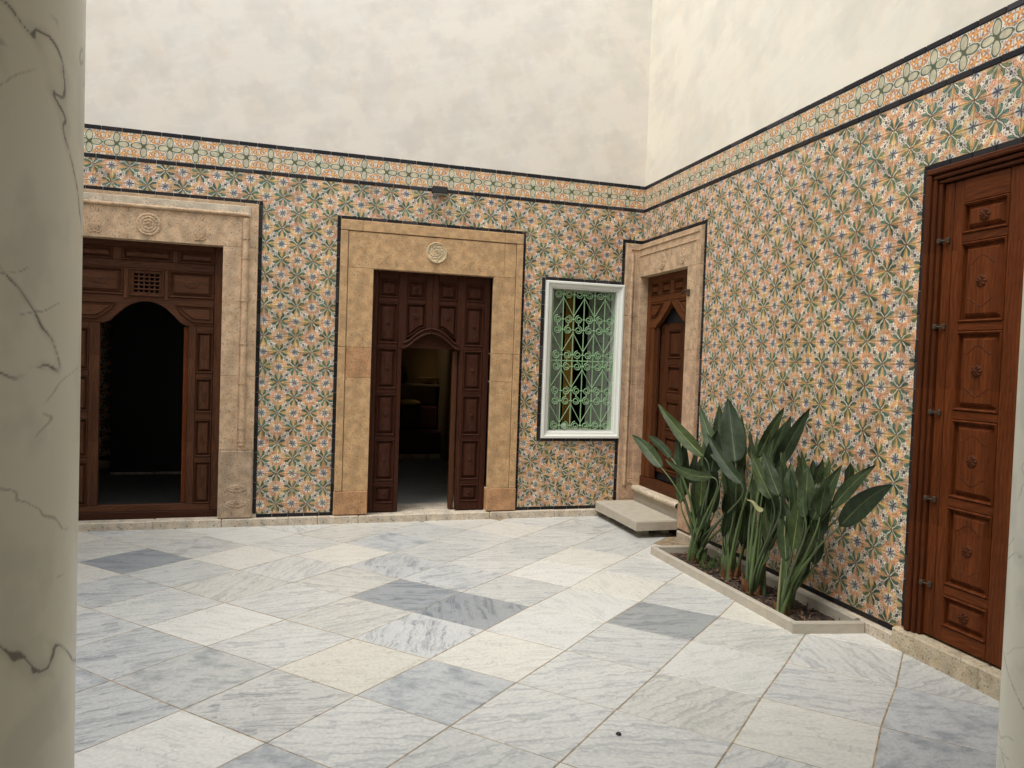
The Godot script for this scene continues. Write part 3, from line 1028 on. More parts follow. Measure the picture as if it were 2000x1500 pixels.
func surround_corner() -> void:
	var d := thing("stone_surround", "pinkish stone surround folded into the corner between window and tiled side wall", "door surround", FB, Vector3(0.6, 0.07, 0.0))
	var z := 0.035
	# pieces on the side wall
	blocks(d, "jamb_stone", [[1.0, 0.09, 1.213, 1.64, M.rosy_deep], [1.0, 1.642, 1.213, 2.366, M.rosy]], z)
	blocks(d, "lintel_stone", [[0.0, 2.368, 1.213, 2.690, M.rosy]], z)
	blocks(d, "jamb_stone", [[-0.03, 0.30, 0.042, 1.64, M.rosy_deep], [-0.03, 1.642, 0.042, 2.366, M.rosy]], z)
	part("moulding", MB.new().box(Vector3(0.0, 2.572, z - 0.004), Vector3(1.165, 2.582, z + 0.008), 0.003), M.rosy, d)
	part("moulding", MB.new().box(Vector3(0.0, 2.640, z - 0.004), Vector3(1.19, 2.652, z + 0.010), 0.003), M.rosy, d)
	part("moulding", MB.new().box(Vector3(1.152, 1.66, z - 0.004), Vector3(1.162, 2.57, z + 0.008), 0.003), M.rosy, d)
	part("carving", MB.new().relief(Vector2(0.5, 2.47), z, 0.085, 0.075, 16, 56, func(q: float, a: float) -> float:
		return 0.002 + 0.006 * absf(sin(q * 12.0)) * (0.7 + 0.3 * cos(a * 8.0)) if q < 0.96 else 0.0), M.rosy, d)
	part("carving", MB.new().relief(Vector2(0.9, 2.47), z, 0.05, 0.075, 12, 40, func(q: float, a: float) -> float:
		return 0.002 + 0.006 * absf(sin(q * 9.0) * cos(a * 3.0))), M.rosy, d)
	# riser and rounded sill under the door
	part("riser", MB.new().box(Vector3(0.03, 0.07, -0.1), Vector3(0.998, 0.252, 0.012), 0.003), M.limestone, d)
	part("sill", MB.new().box(Vector3(0.03, 0.256, -0.1), Vector3(0.998, 0.300, 0.03), 0.003).tube([Vector3(0.06, 0.276, 0.035), Vector3(0.075, 0.276, 0.035), Vector3(1.00, 0.276, 0.035)], [0.0, 0.027, 0.027], 12), M.pale, d)
	# pieces on the back wall, turned into the side wall's frame
	var back := FB.affine_inverse()
	var put := func(called: String, mb: MB, m: Material) -> void:
		var o := part(called, mb, m, d)
		o.transform = Transform3D(Basis.IDENTITY, -bases[d]) * back
	for e in [[0.075, 0.155, M.rosy_deep], [0.157, 1.30, M.rosy_deep], [1.302, 1.98, M.rosy], [1.982, 2.690, M.rosy]]:
		put.call("corner_stone", MB.new().box(Vector3(-0.190, e[0], -0.05), Vector3(0.0, e[1], 0.030), 0.004), e[2])
	put.call("colonnette", MB.new().tube([Vector3(-0.121, 0.30, 0.030), Vector3(-0.121, 2.60, 0.030)], [0.017, 0.017], 10), M.rosy)
	for y in [2.28, 1.99, 1.70, 1.36, 1.10, 0.80]:
		var bead := MB.new()
		ring_bead(bead, -0.121, y, 0.032, 0.021)
		put.call("bead", bead, M.rosy)
	put.call("moulding", MB.new().box(Vector3(-0.146, 0.30, 0.026), Vector3(-0.138, 2.64, 0.036), 0.002), M.rosy)
	put.call("moulding", MB.new().box(Vector3(-0.085, 0.375, 0.026), Vector3(-0.079, 2.60, 0.035), 0.002), M.rosy)
	put.call("moulding", MB.new().box(Vector3(-0.085, 0.369, 0.026), Vector3(-0.004, 0.376, 0.035), 0.002), M.rosy)
	put.call("moulding", MB.new().box(Vector3(-0.146, 2.632, 0.026), Vector3(-0.004, 2.642, 0.038), 0.002), M.rosy)
	put.call("carving", MB.new().relief(Vector2(-0.055, 0.335), 0.030, 0.035, 0.025, 8, 30, func(q: float, a: float) -> float:
		return 0.003 + 0.004 * absf(sin(q * 8.0) * cos(a * 3.0))), M.rosy)
	var hook := thing("door_latch", "small iron hook latch on right jamb of the corner door", "latch", FB, Vector3(1.02, 2.15, 0.03))
	part("bracket", MB.new().box(Vector3(1.035, 2.105, 0.03), Vector3(1.062, 2.165, 0.052), 0.004), M.iron, hook)
	part("bar", MB.new().tube([Vector3(1.06, 2.155, 0.05), Vector3(1.02, 2.158, 0.055), Vector3(0.97, 2.150, 0.05), Vector3(0.945, 2.142, 0.045)], [0.008, 0.009, 0.008, 0.012], 8), M.iron, hook)


# ---------------------------------------------------------------- walls and their tiles
func tile_mesh(u0: float, v0: float, u1: float, v1: float, w: float, h: float, cell: Vector2, cells: float, flip: bool) -> MB:
	# a bevelled tile whose lower left corner is the origin; u, v pick the piece of the pattern it shows
	var mb := MB.new()
	var b := 0.0013
	var uv := func(x: float, y: float) -> Vector2:
		var u := u0 + (u1 - u0) * clampf(x / w, 0.0, 1.0)
		var vv := v0 + (v1 - v0) * clampf(y / h, 0.0, 1.0)
		u = clampf(u, 0.006, 0.994)
		vv = clampf(vv, 0.006, 0.994)
		if flip:
			u = 1.0 - u
		return Vector2((cell.x + u) / cells, (cell.y + 1.0 - vv) / cells)
	var o := [Vector2(0, 0), Vector2(w, 0), Vector2(w, h), Vector2(0, h)]
	var n := [Vector2(b, b), Vector2(w - b, b), Vector2(w - b, h - b), Vector2(b, h - b)]
	for i in 4:
		var j := (i + 1) % 4
		var mid: Vector2 = (o[i] + o[j]) * 0.5 - Vector2(w, h) * 0.5
		mb.quad(Vector3(o[i].x, o[i].y, -0.006), Vector3(o[j].x, o[j].y, -0.006), Vector3(n[j].x, n[j].y, 0.0), Vector3(n[i].x, n[i].y, 0.0), Vector3(mid.x * 3.0, mid.y * 3.0, 0.2), uv.call(o[i].x, o[i].y), uv.call(o[j].x, o[j].y), uv.call(n[j].x, n[j].y), uv.call(n[i].x, n[i].y))
	mb.quad(Vector3(n[0].x, n[0].y, 0), Vector3(n[1].x, n[1].y, 0), Vector3(n[2].x, n[2].y, 0), Vector3(n[3].x, n[3].y, 0), Vector3(0, 0, 1), uv.call(n[0].x, n[0].y), uv.call(n[1].x, n[1].y), uv.call(n[2].x, n[2].y), uv.call(n[3].x, n[3].y))
	return mb


func lay_tiles(wall: Node3D, frame: Transform3D, areas: Array, holes: Array, limit: int) -> void:
	# areas: [x0, y0, x1, y1, lattice x, lattice y]; holes: [x0, y0, x1, y1]
	var all := []
	for ar in areas:
		var i0 := int(floor((ar[0] - ar[4]) / T))
		var i1 := int(ceil((ar[2] - ar[4]) / T))
		var j0 := int(floor((ar[1] - ar[5]) / T))
		var j1 := int(ceil((ar[3] - ar[5]) / T))
		for j in range(j0, j1):
			for i in range(i0, i1):
				var full := Rect2(ar[4] + i * T, ar[5] + j * T, T, T)
				var pieces: Array[Rect2] = [full.intersection(Rect2(ar[0], ar[1], ar[2] - ar[0], ar[3] - ar[1]))]
				for ho in holes:
					var H := Rect2(ho[0], ho[1], ho[2] - ho[0], ho[3] - ho[1])
					var next: Array[Rect2] = []
					for p in pieces:
						if not p.intersects(H):
							next.append(p)
							continue
						var q := p.intersection(H)
						if q.position.y > p.position.y + 0.004:
							next.append(Rect2(p.position.x, p.position.y, p.size.x, q.position.y - p.position.y))
						if q.end.y < p.end.y - 0.004:
							next.append(Rect2(p.position.x, q.end.y, p.size.x, p.end.y - q.end.y))
						if q.position.x > p.position.x + 0.004:
							next.append(Rect2(p.position.x, q.position.y, q.position.x - p.position.x, q.size.y))
						if q.end.x < p.end.x - 0.004:
							next.append(Rect2(q.end.x, q.position.y, p.end.x - q.end.x, q.size.y))
					pieces = next
				for p in pieces:
					if p.size.x < 0.008 or p.size.y < 0.008:
						continue
					var c := frame * Vector3(p.get_center().x, p.get_center().y, 0)
					var to := CAM - c
					var face := absf(to.normalized().dot(frame.basis.z))
					all.append({"r": p, "full": full, "odd": posmod(i + j, 2) == 1, "size": p.size.x * p.size.y * face / to.length_squared()})
	all.sort_custom(func(a, b): return a.size > b.size)
	var shared := {}
	var rest := MB.new()
	var g := 0.0007
	for k in all.size():
		var e = all[k]
		var r: Rect2 = e.r
		var f: Rect2 = e.full
		var x0 := r.position.x + g
		var y0 := r.position.y + g
		var w := r.size.x - 2.0 * g
		var h := r.size.y - 2.0 * g
		var cell := Vector2(rng.randi() % 4, rng.randi() % 4)
		var u0 := (x0 - f.position.x) / T
		var v0 := (y0 - f.position.y) / T
		var whole := r.size.x > T - 0.002 and r.size.y > T - 0.002
		var key := [cell, e.odd]
		var mb: Variant
		if whole and shared.has(key) and k < limit:
			mb = shared[key]
		else:
			mb = tile_mesh(u0, v0, u0 + w / T, v0 + h / T, w, h, cell, 4.0, e.odd)
		var dz := rng.randf_range(-0.0006, 0.0008)
		if k < limit:
			if mb is MB:
				mb = mb.done()
				if whole:
					shared[key] = mb
			var o := part("tile", mb, M.tiles[rng.randi() % 4], wall, Vector3(x0, y0, dz))
			o.rotation = Vector3(rng.randf_range(-0.005, 0.005), rng.randf_range(-0.005, 0.005), 0)
		else:
			var s := rest.v.size()
			rest.v.append_array(mb.v)
			rest.n.append_array(mb.n)
			rest.t.append_array(mb.t)
			for q in range(s, rest.v.size()):
				rest.v[q] += Vector3(x0, y0, dz)
			for q in mb.ix:
				rest.ix.append(q + s)
	if rest.v.size():
		part("tile_field", rest, M.tile, wall).set_meta("kind", "stuff")


func edging(wall: Node3D, x0: float, y0: float, x1: float, y1: float, step := 0.132, off := 0.0) -> void:
	# a run of narrow black tiles, along its longer side
	var along := x1 - x0 > y1 - y0
	var a := x0 if along else y0
	var z := x1 if along else y1
	var p := a - off
	while p < z - 0.004:
		var q := p + step + rng.randf_range(-0.006, 0.006)
		var s := maxf(p, a) + 0.0022
		var e := minf(q, z) - 0.0022
		if e - s > 0.008:
			var m: Material = M.edge[[0, 0, 1, 2, 2, 0, 1, 4, 3][rng.randi() % 9]]
			var dz := rng.randf_range(0.003, 0.0055)
			if along:
				part("edging_tile", MB.new().box(Vector3(s, y0, -0.012), Vector3(e, y1, dz), 0.002), m, wall)
			else:
				part("edging_tile", MB.new().box(Vector3(x0, s, -0.012), Vector3(x1, e, dz), 0.002), m, wall)
		p = q


func band(wall: Node3D, x0: float, x1: float, y0: float, y1: float, phase: float, pitch: float) -> void:
	var shared := {}
	var i := int(floor((x0 - phase) / pitch))
	while phase + i * pitch < x1:
		var a := maxf(phase + i * pitch, x0)
		var b := minf(phase + (i + 1) * pitch, x1)
		if b - a > 0.012:
			var cell := Vector2(rng.randi() % 2, rng.randi() % 2)
			var u0 := (a - phase - i * pitch) / pitch
			var u1 := (b - phase - i * pitch) / pitch
			var mb := tile_mesh(u0, 0.0, u1, 1.0, b - a - 0.0024, y1 - y0 - 0.0024, cell, 2.0, false)
			part("border_tile", mb, M.band, wall, Vector3(a + 0.0012, y0 + 0.0012, rng.randf_range(0.0, 0.001)))
		i += 1


func plaster_sheet(x0: float, x1: float, y0: float, y1: float, sd: int) -> MB:
	var f := FastNoiseLite.new()
	f.seed = sd
	f.frequency = 0.5
	f.fractal_octaves = 4
	var rows := []
	var nx := int((x1 - x0) / 0.08)
	var ny := int((y1 - y0) / 0.08)
	for j in ny + 1:
		var row := []
		for i in nx + 1:
			var x := lerpf(x0, x1, float(i) / nx)
			var y := lerpf(y0, y1, float(j) / ny)
			row.append(Vector3(x, y, 0.002 + f.get_noise_2d(x * 1.2, y * 2.0) * 0.005 * smoothstep(0.0, 0.25, y - y0)))
		rows.append(row)
	return MB.new().grid(rows, Vector3(0, 0, 1))


func back_wall() -> void:
	var w := thing("courtyard_wall", "back courtyard wall, plaster above flower tiles, with two doors and a window", "wall", FA, Vector3(-3.2, 0.0, 0.0))
	var k := MB.new()
	for e in [[-6.6, 0.0, -5.08, 6.0], [-5.08, 2.38, -3.90, 6.0], [-3.90, 0.0, -2.645, 6.0], [-2.645, 2.276, -1.536, 6.0], [-1.536, 0.0, -0.955, 6.0], [-0.955, 0.0, -0.25, 0.825], [-0.955, 2.225, -0.25, 6.0], [-0.25, 0.0, 0.01, 6.0]]:
		k.box(Vector3(e[0], e[1], -0.45), Vector3(e[2], e[3], -0.0045))
	part("masonry", k, M.grout, w)
	part("plaster", plaster_sheet(-6.6, 0.002, 3.266, 6.0, 3), M.plaster_back, w)
	# black lines and the quatrefoil border
	edging(w, -6.0, 3.240, 0.0, 3.270, 0.150, 0.03)
	edging(w, -6.0, 3.012, 0.0, 3.040, 0.150, 0.08)
	band(w, -6.0, 0.0, 3.042, 3.238, -4.424, 0.197)
	# black lines round the openings
	edging(w, -3.620, 0.100, -3.591, 2.784)
	edging(w, -6.0, 2.755, -3.622, 2.784)
	edging(w, -2.967, 0.100, -2.939, 2.722)
	edging(w, -2.937, 2.692, -1.257, 2.722)
	edging(w, -1.255, 0.100, -1.226, 2.722)
	edging(w, -1.050, 0.735, -1.016, 2.312)
	edging(w, -1.014, 2.283, -0.222, 2.312)
	edging(w, -1.014, 0.735, -0.222, 0.762)
	edging(w, -0.220, 2.283, -0.192, 2.700)
	edging(w, -0.220, 2.702, 0.0, 2.732)
	edging(w, -0.220, 0.100, -0.192, 0.762)
	edging(w, -3.591, 0.070, -2.945, 0.098)
	edging(w, -1.249, 0.070, -0.192, 0.098)
	var holes := [[-6.0, 0.0, -3.591, 2.784], [-2.967, 0.0, -1.226, 2.722], [-1.050, 0.735, -0.192, 2.312], [-0.220, 2.283, 0.1, 2.732], [-0.220, 0.0, 0.1, 2.732], [-1.226, 0.0, 0.0, 0.735]]
	lay_tiles(w, FA, [[-5.6, 0.098, 0.0, 3.012, -3.166, 1.772], [-1.226, 0.098, -0.220, 0.735, -0.838, 0.541]], holes.slice(0, 5), 300)
	# plinth
	var xs := [-6.0, -5.2, -4.394, -3.864, -3.32, -3.074, -2.721, -2.1, -1.50, -0.85, -0.02]
	for i in xs.size() - 1:
		part("plinth_stone", MB.new().box(Vector3(xs[i] + 0.001, -0.05, -0.2), Vector3(xs[i + 1] - 0.001, 0.068 + rng.randf_range(-0.002, 0.002), 0.04 + rng.randf_range(-0.003, 0.003)), 0.007), M.plinth, w)
	part("threshold", MB.new().box(Vector3(-5.08, 0.0, -0.449), Vector3(-3.90, 0.06, -0.2), 0.0).box(Vector3(-2.645, 0.0, -0.449), Vector3(-1.536, 0.07, -0.2), 0.0), M.plinth, w)


func side_wall() -> void:
	var w := thing("courtyard_wall", "right side courtyard wall, cream plaster above flower tiles, behind the plants", "wall", FB, Vector3(2.4, 0.0, 0.0))
	var k := MB.new()
	for e in [[-0.45, 0.0, 0.03, 6.0, -0.45], [0.03, 2.372, 1.0, 6.0, -0.45], [1.0, 0.0, 3.56, 6.0, -0.45], [3.56, 2.585, 4.69, 6.0, -0.45], [4.69, 0.0, 9.4, 6.0, -0.45]]:
		k.box(Vector3(e[0], e[1], -0.45), Vector3(e[2], e[3], -0.0045))
	k.box(Vector3(3.56, 0.0, -0.45), Vector3(4.69, 2.585, -0.09))
	k.box(Vector3(0.03, 0.0, -0.45), Vector3(1.0, 0.29, -0.105))
	part("masonry", k, M.grout, w)
	part("plaster", plaster_sheet(0.0, 9.4, 3.266, 6.0, 8), M.plaster_side, w)
	edging(w, 0.0, 3.240, 5.4, 3.270, 0.160, 0.05)
	edging(w, 0.0, 3.012, 5.4, 3.040, 0.160, 0.02)
	band(w, 0.0, 5.4, 3.042, 3.238, 3.456 - 0.189 * 18, 0.189)
	edging(w, 0.0, 2.702, 1.245, 2.732)
	edging(w, 1.216, 0.100, 1.245, 2.700)
	edging(w, 3.526, 0.120, 3.557, 2.618)
	edging(w, 3.559, 2.588, 4.72, 2.618)
	edging(w, 4.691, 0.120, 4.72, 2.586)
	edging(w, 1.245, 0.070, 3.526, 0.098)
	lay_tiles(w, FB, [[0.0, 0.098, 5.2, 3.012, 3.289, 2.083]], [[0.0, 0.0, 1.245, 2.732], [3.526, 0.0, 4.72, 2.618]], 300)
	var xs := [1.0, 1.62, 2.3, 2.95, 3.50, 4.05, 4.7, 5.4]
	for i in xs.size() - 1:
		var tall: bool = xs[i] > 3.4
		part("plinth_stone", MB.new().box(Vector3(xs[i] + 0.001, -0.05, -0.085), Vector3(xs[i + 1] - 0.001, 0.112 if tall else 0.068, 0.045 if tall else 0.04), 0.008), M.plinth_warm if tall else M.plinth, w)


func window_and_grille() -> void:
	var w := thing("window", "white framed window with pale green wrought iron scroll grille", "window", FA, Vector3(-0.6, 0.765, 0.0))
	part("frame", MB.new().rings(rect(-1.012, 0.765, -0.194, 2.279), [[0.0, -0.03], [0.0, 0.030], [0.006, 0.036], [0.022, 0.036], [0.028, 0.026], [0.040, 0.018], [0.056, 0.014], [0.062, 0.006], [0.070, 0.004], [0.072, -0.12]], false), M.white, w)
	# grille: flat bars, diagonals and scrolls, each a piece
	var z := -0.03
	var sx := [-0.867, -0.757, -0.648, -0.540, -0.430, -0.319]
	var sy := [2.160, 1.919, 1.817, 1.574, 1.462, 1.225, 1.126, 0.885]
	var bx := []
	for i in 7:
		bx.append(-0.922 + 0.1095 * i)
	for i in 7:
		part("grille_bar", MB.new().box(Vector3(bx[i] - 0.0042, 0.838, z - 0.005), Vector3(bx[i] + 0.0042, 2.208, z + 0.005), 0.001), M.green, w)
	part("grille_rail", MB.new().box(Vector3(-0.94, 1.513, z - 0.006), Vector3(-0.268, 1.523, z + 0.002), 0.001), M.green, w)
	for pair in [[0, 1, 1], [2, 3, 0], [4, 5, 1], [6, 7, 0]]:
		var y0: float = sy[pair[0]] - 0.03
		var y1: float = sy[pair[1]] + 0.03
		for i in 6:
			var hi: int = i if posmod(i, 2) == pair[2] else i + 1
			var lo: int = i + 1 if hi == i else i
			part("grille_diagonal", MB.new().tube([Vector3(bx[hi], y0, z + 0.004), Vector3(bx[lo], y1, z + 0.004)], [0.0042, 0.0042], 6), M.green, w)
	var spirals := []
	for s in [-1.0, 1.0]:
		var pts := []
		var rad := []
		for i in 34:
			var u := i / 33.0
			var an: float = PI * 0.5 + s * u * TAU * 1.75
			var r := 0.0405 * (1.0 - 0.74 * u)
			pts.append(Vector3(cos(an) * r, sin(an) * r, 0))
			rad.append(0.0046)
		spirals.append(MB.new().tube(pts, rad, 6).done())
	for j in 8:
		for i in 6:
			part("grille_scroll", spirals[(i + j) % 2], M.green, w, Vector3(sx[i], sy[j], z + 0.002))
	var collars := MB.new()
	for j in 8:
		for i in range(1, 6):
			collars.box(Vector3(bx[i] - 0.015, sy[j] - 0.006, z - 0.007), Vector3(bx[i] + 0.015, sy[j] + 0.006, z + 0.010), 0.002)
	for j in [1, 3, 5]:
		for i in 6:
			var my: float = (sy[j] + sy[j + 1]) * 0.5
			collars.box(Vector3(sx[i] - 0.005, my - 0.013, z - 0.005), Vector3(sx[i] + 0.005, my + 0.013, z + 0.008), 0.002)
	var co := part("grille_collars", collars, M.green, w)
	co.set_meta("kind", "stuff")
	part("latch_plate", MB.new().lathe([[0.0, 0.0], [0.028, 0.0], [0.028, 0.012], [0.0, 0.014]], Vector3.ZERO, 16), M.white, w, Vector3(-0.757, 0.878, -0.06)).rotation.x = PI / 2
	# casements folded inwards, behind the grille
	for s in [0, 1]:
		var leaf := Node3D.new()
		leaf.name = "casement"
		w.add_child(leaf, true)
		var W: float = 0.215 if s == 0 else 0.27
		leaf.position = Vector3(-0.945 if s == 0 else -0.262, 0.845, -0.14) - bases[w]
		leaf.rotation.y = deg_to_rad(24.0 if s == 0 else -62.0 + 180.0)
		part("stile", MB.new().box(Vector3(0, 0, -0.02), Vector3(0.05, 1.36, 0.02), 0.004), M.shutter, leaf)
		part("stile", MB.new().box(Vector3(W - 0.05, 0, -0.02), Vector3(W, 1.36, 0.02), 0.004), M.shutter, leaf)
		for y in [0.0, 0.42, 0.86, 1.30]:
			part("rail", MB.new().box(Vector3(0.052, y, -0.02), Vector3(W - 0.052, y + 0.06, 0.02), 0.004), M.shutter, leaf)
		part("panel", MB.new().box(Vector3(0.052, 0.062, -0.008), Vector3(W - 0.052, 1.298, 0.008), 0.0), M.shutter, leaf)
		for y in [0.36, 1.12]:
			part("hinge", MB.new().box(Vector3(W - 0.045, y, -0.028), Vector3(W + 0.012, y + 0.022, 0.028), 0.003), M.iron, leaf)


# ---------------------------------------------------------------- floor
func slab_corner(i: float, j: float) -> Vector2:
	var wob := Vector2(sin(i * 12.9 + j * 4.1) * 0.006, sin(i * 7.3 - j * 9.7) * 0.006)
	return Vector2(-3.6905 + 0.3417 * i - 0.3777 * j, 2.0583 + 0.3591 * i + 0.3257 * j) + wob


func courtyard_floor() -> void:
	var gr := structure("ground")
	part("soil_sheet", MB.new().box(Vector3(-150, -0.4, -150), Vector3(150, -0.06, 150)), mat(c8(150, 138, 118), 0.95), gr)
	var fl := structure("courtyard_floor")
	part("joint_bed", MB.new().box(Vector3(-6.7, -0.05, -0.1), Vector3(0.4, -0.0016, 9.4)), mat(c8(176, 156, 128), 0.95, mottled(128, 801, 0.03, 0.1, 0.75, 1.0, 0.1), 2.0), fl)
	# tone of each slab that the photograph shows: i, j -> kind (0 white, 1 light, 2 streaky, 3 dark, 4 mottled, 5 cream)
	var tone := {}
	for e in TONES:
		tone[Vector2i(e[0], e[1])] = e
	var tints := [Color(1, 1, 1), Color(0.965, 0.968, 0.97), Color(0.985, 0.98, 0.965)]
	var mats := {}
	for i in range(-10, 16):
		for j in range(-12, 13):
			var c := slab_corner(i + 0.5, j + 0.5)
			if c.x < -6.9 or c.x > 0.15 or c.y < -0.2 or c.y > 9.2:
				continue
			var kind: int = [0, 1, 1, 2, 4, 5, 1][rng.randi() % 7]
			var tint: int = rng.randi() % 3
			if tone.has(Vector2i(i, j)):
				kind = tone[Vector2i(i, j)][2]
			var ang := rng.randf_range(-0.5, 0.4) + (PI / 2 if rng.randf() < 0.12 else 0.0)
			var off := Vector2(rng.randf(), rng.randf())
			var poly := PackedVector2Array([slab_corner(i, j), slab_corner(i + 1, j), slab_corner(i + 1, j + 1), slab_corner(i, j + 1)])
			# keep inside the walls
			var keep := PackedVector2Array([Vector2(-6.6, 0.0), Vector2(0.0, 0.0), Vector2(-0.0334 * 9.2, 9.2), Vector2(-6.6, 9.2)])
			var cut := Geometry2D.intersect_polygons(poly, keep)
			if cut.is_empty():
				continue
			var p: PackedVector2Array = cut[0]
			var sc := 1.55
			var mb := MB.new()
			var h := rng.randf_range(-0.0008, 0.0006)
			var tilt := Vector2(rng.randf_range(-0.0012, 0.0012), rng.randf_range(-0.0012, 0.0012))
			var a := MB.inset(p, 0.0030)
			var b := MB.inset(p, 0.0044)
			var y := func(q: Vector2) -> float: return h + tilt.dot(q - c) * 2.0
			var uv := func(q: Vector2) -> Vector2: return (q - c).rotated(ang) * sc + off
			for k in a.size():
				var l := (k + 1) % a.size()
				var m := (a[k] + a[l]) * 0.5 - c
				mb.quad(Vector3(a[k].x, -0.02, a[k].y), Vector3(a[l].x, -0.02, a[l].y), Vector3(a[l].x, y.call(a[l]) - 0.0018, a[l].y), Vector3(a[k].x, y.call(a[k]) - 0.0018, a[k].y), Vector3(m.x, 0, m.y))
				mb.quad(Vector3(a[k].x, y.call(a[k]) - 0.0018, a[k].y), Vector3(a[l].x, y.call(a[l]) - 0.0018, a[l].y), Vector3(b[l].x, y.call(b[l]), b[l].y), Vector3(b[k].x, y.call(b[k]), b[k].y), Vector3(m.x, 0.3, m.y), uv.call(a[k]), uv.call(a[l]), uv.call(b[l]), uv.call(b[k]))
			var tr := Geometry2D.triangulate_polygon(b)
			for k in range(0, tr.size(), 3):
				var q := [b[tr[k]], b[tr[k + 1]], b[tr[k + 2]]]
				mb.tri(Vector3(q[0].x, y.call(q[0]), q[0].y), Vector3(q[1].x, y.call(q[1]), q[1].y), Vector3(q[2].x, y.call(q[2]), q[2].y), Vector3.UP, uv.call(q[0]), uv.call(q[1]), uv.call(q[2]))
			var mk := Vector2i(kind, tint)
			if not mats.has(mk):
				mats[mk] = mat(tints[tint], 0.38, M.marble[kind])
			part("marble_slab", mb, mats[mk], fl)


const TONES := [[-4, -2, 1], [-4, -1, 1], [-3, -3, 0], [-3, -2, 2], [-3, -1, 3], [-3, 0, 5], [-2, -4, 1], [-2, -3, 1], [-2, -2, 5], [-2, -1, 1], [-2, 0, 2], [-1, -4, 4], [-1, -3, 0], [-1, -2, 1],
	[-1, -1, 1], [-1, 0, 1], [-1, 1, 2], [0, -6, 5], [0, -4, 1], [0, -3, 2], [0, -2, 1], [0, -1, 1], [0, 0, 0], [0, 1, 2], [1, -7, 2], [1, -6, 1], [1, -3, 2], [1, -2, 3], [1, -1, 1], [1, 0, 1], [1, 1, 4], [1, 2, 2],
	[2, -8, 0], [2, -6, 1], [2, -5, 0], [2, -4, 0], [2, -3, 1], [2, -2, 3], [2, -1, 2], [2, 0, 5], [2, 1, 2], [2, 2, 0], [3, -7, 0], [3, -4, 0], [3, -3, 0], [3, -2, 0], [3, -1, 0], [3, 0, 4], [3, 1, 1], [3, 2, 4],
	[4, -5, 5], [4, -3, 3], [4, -2, 1], [4, -1, 1], [4, 0, 1], [4, 1, 1], [5, -3, 1], [5, -2, 0], [5, -1, 1], [5, 0, 1], [6, -3, 1], [6, -2, 1], [6, -1, 0], [6, 0, 1], [7, -3, 1], [7, -2, 4], [7, -1, 4],
	[-1, -5, 1], [0, -5, 1], [1, -5, 1], [1, -4, 1], [2, -7, 1], [3, -6, 0], [3, -5, 1], [4, -4, 1], [5, -4, 5]]


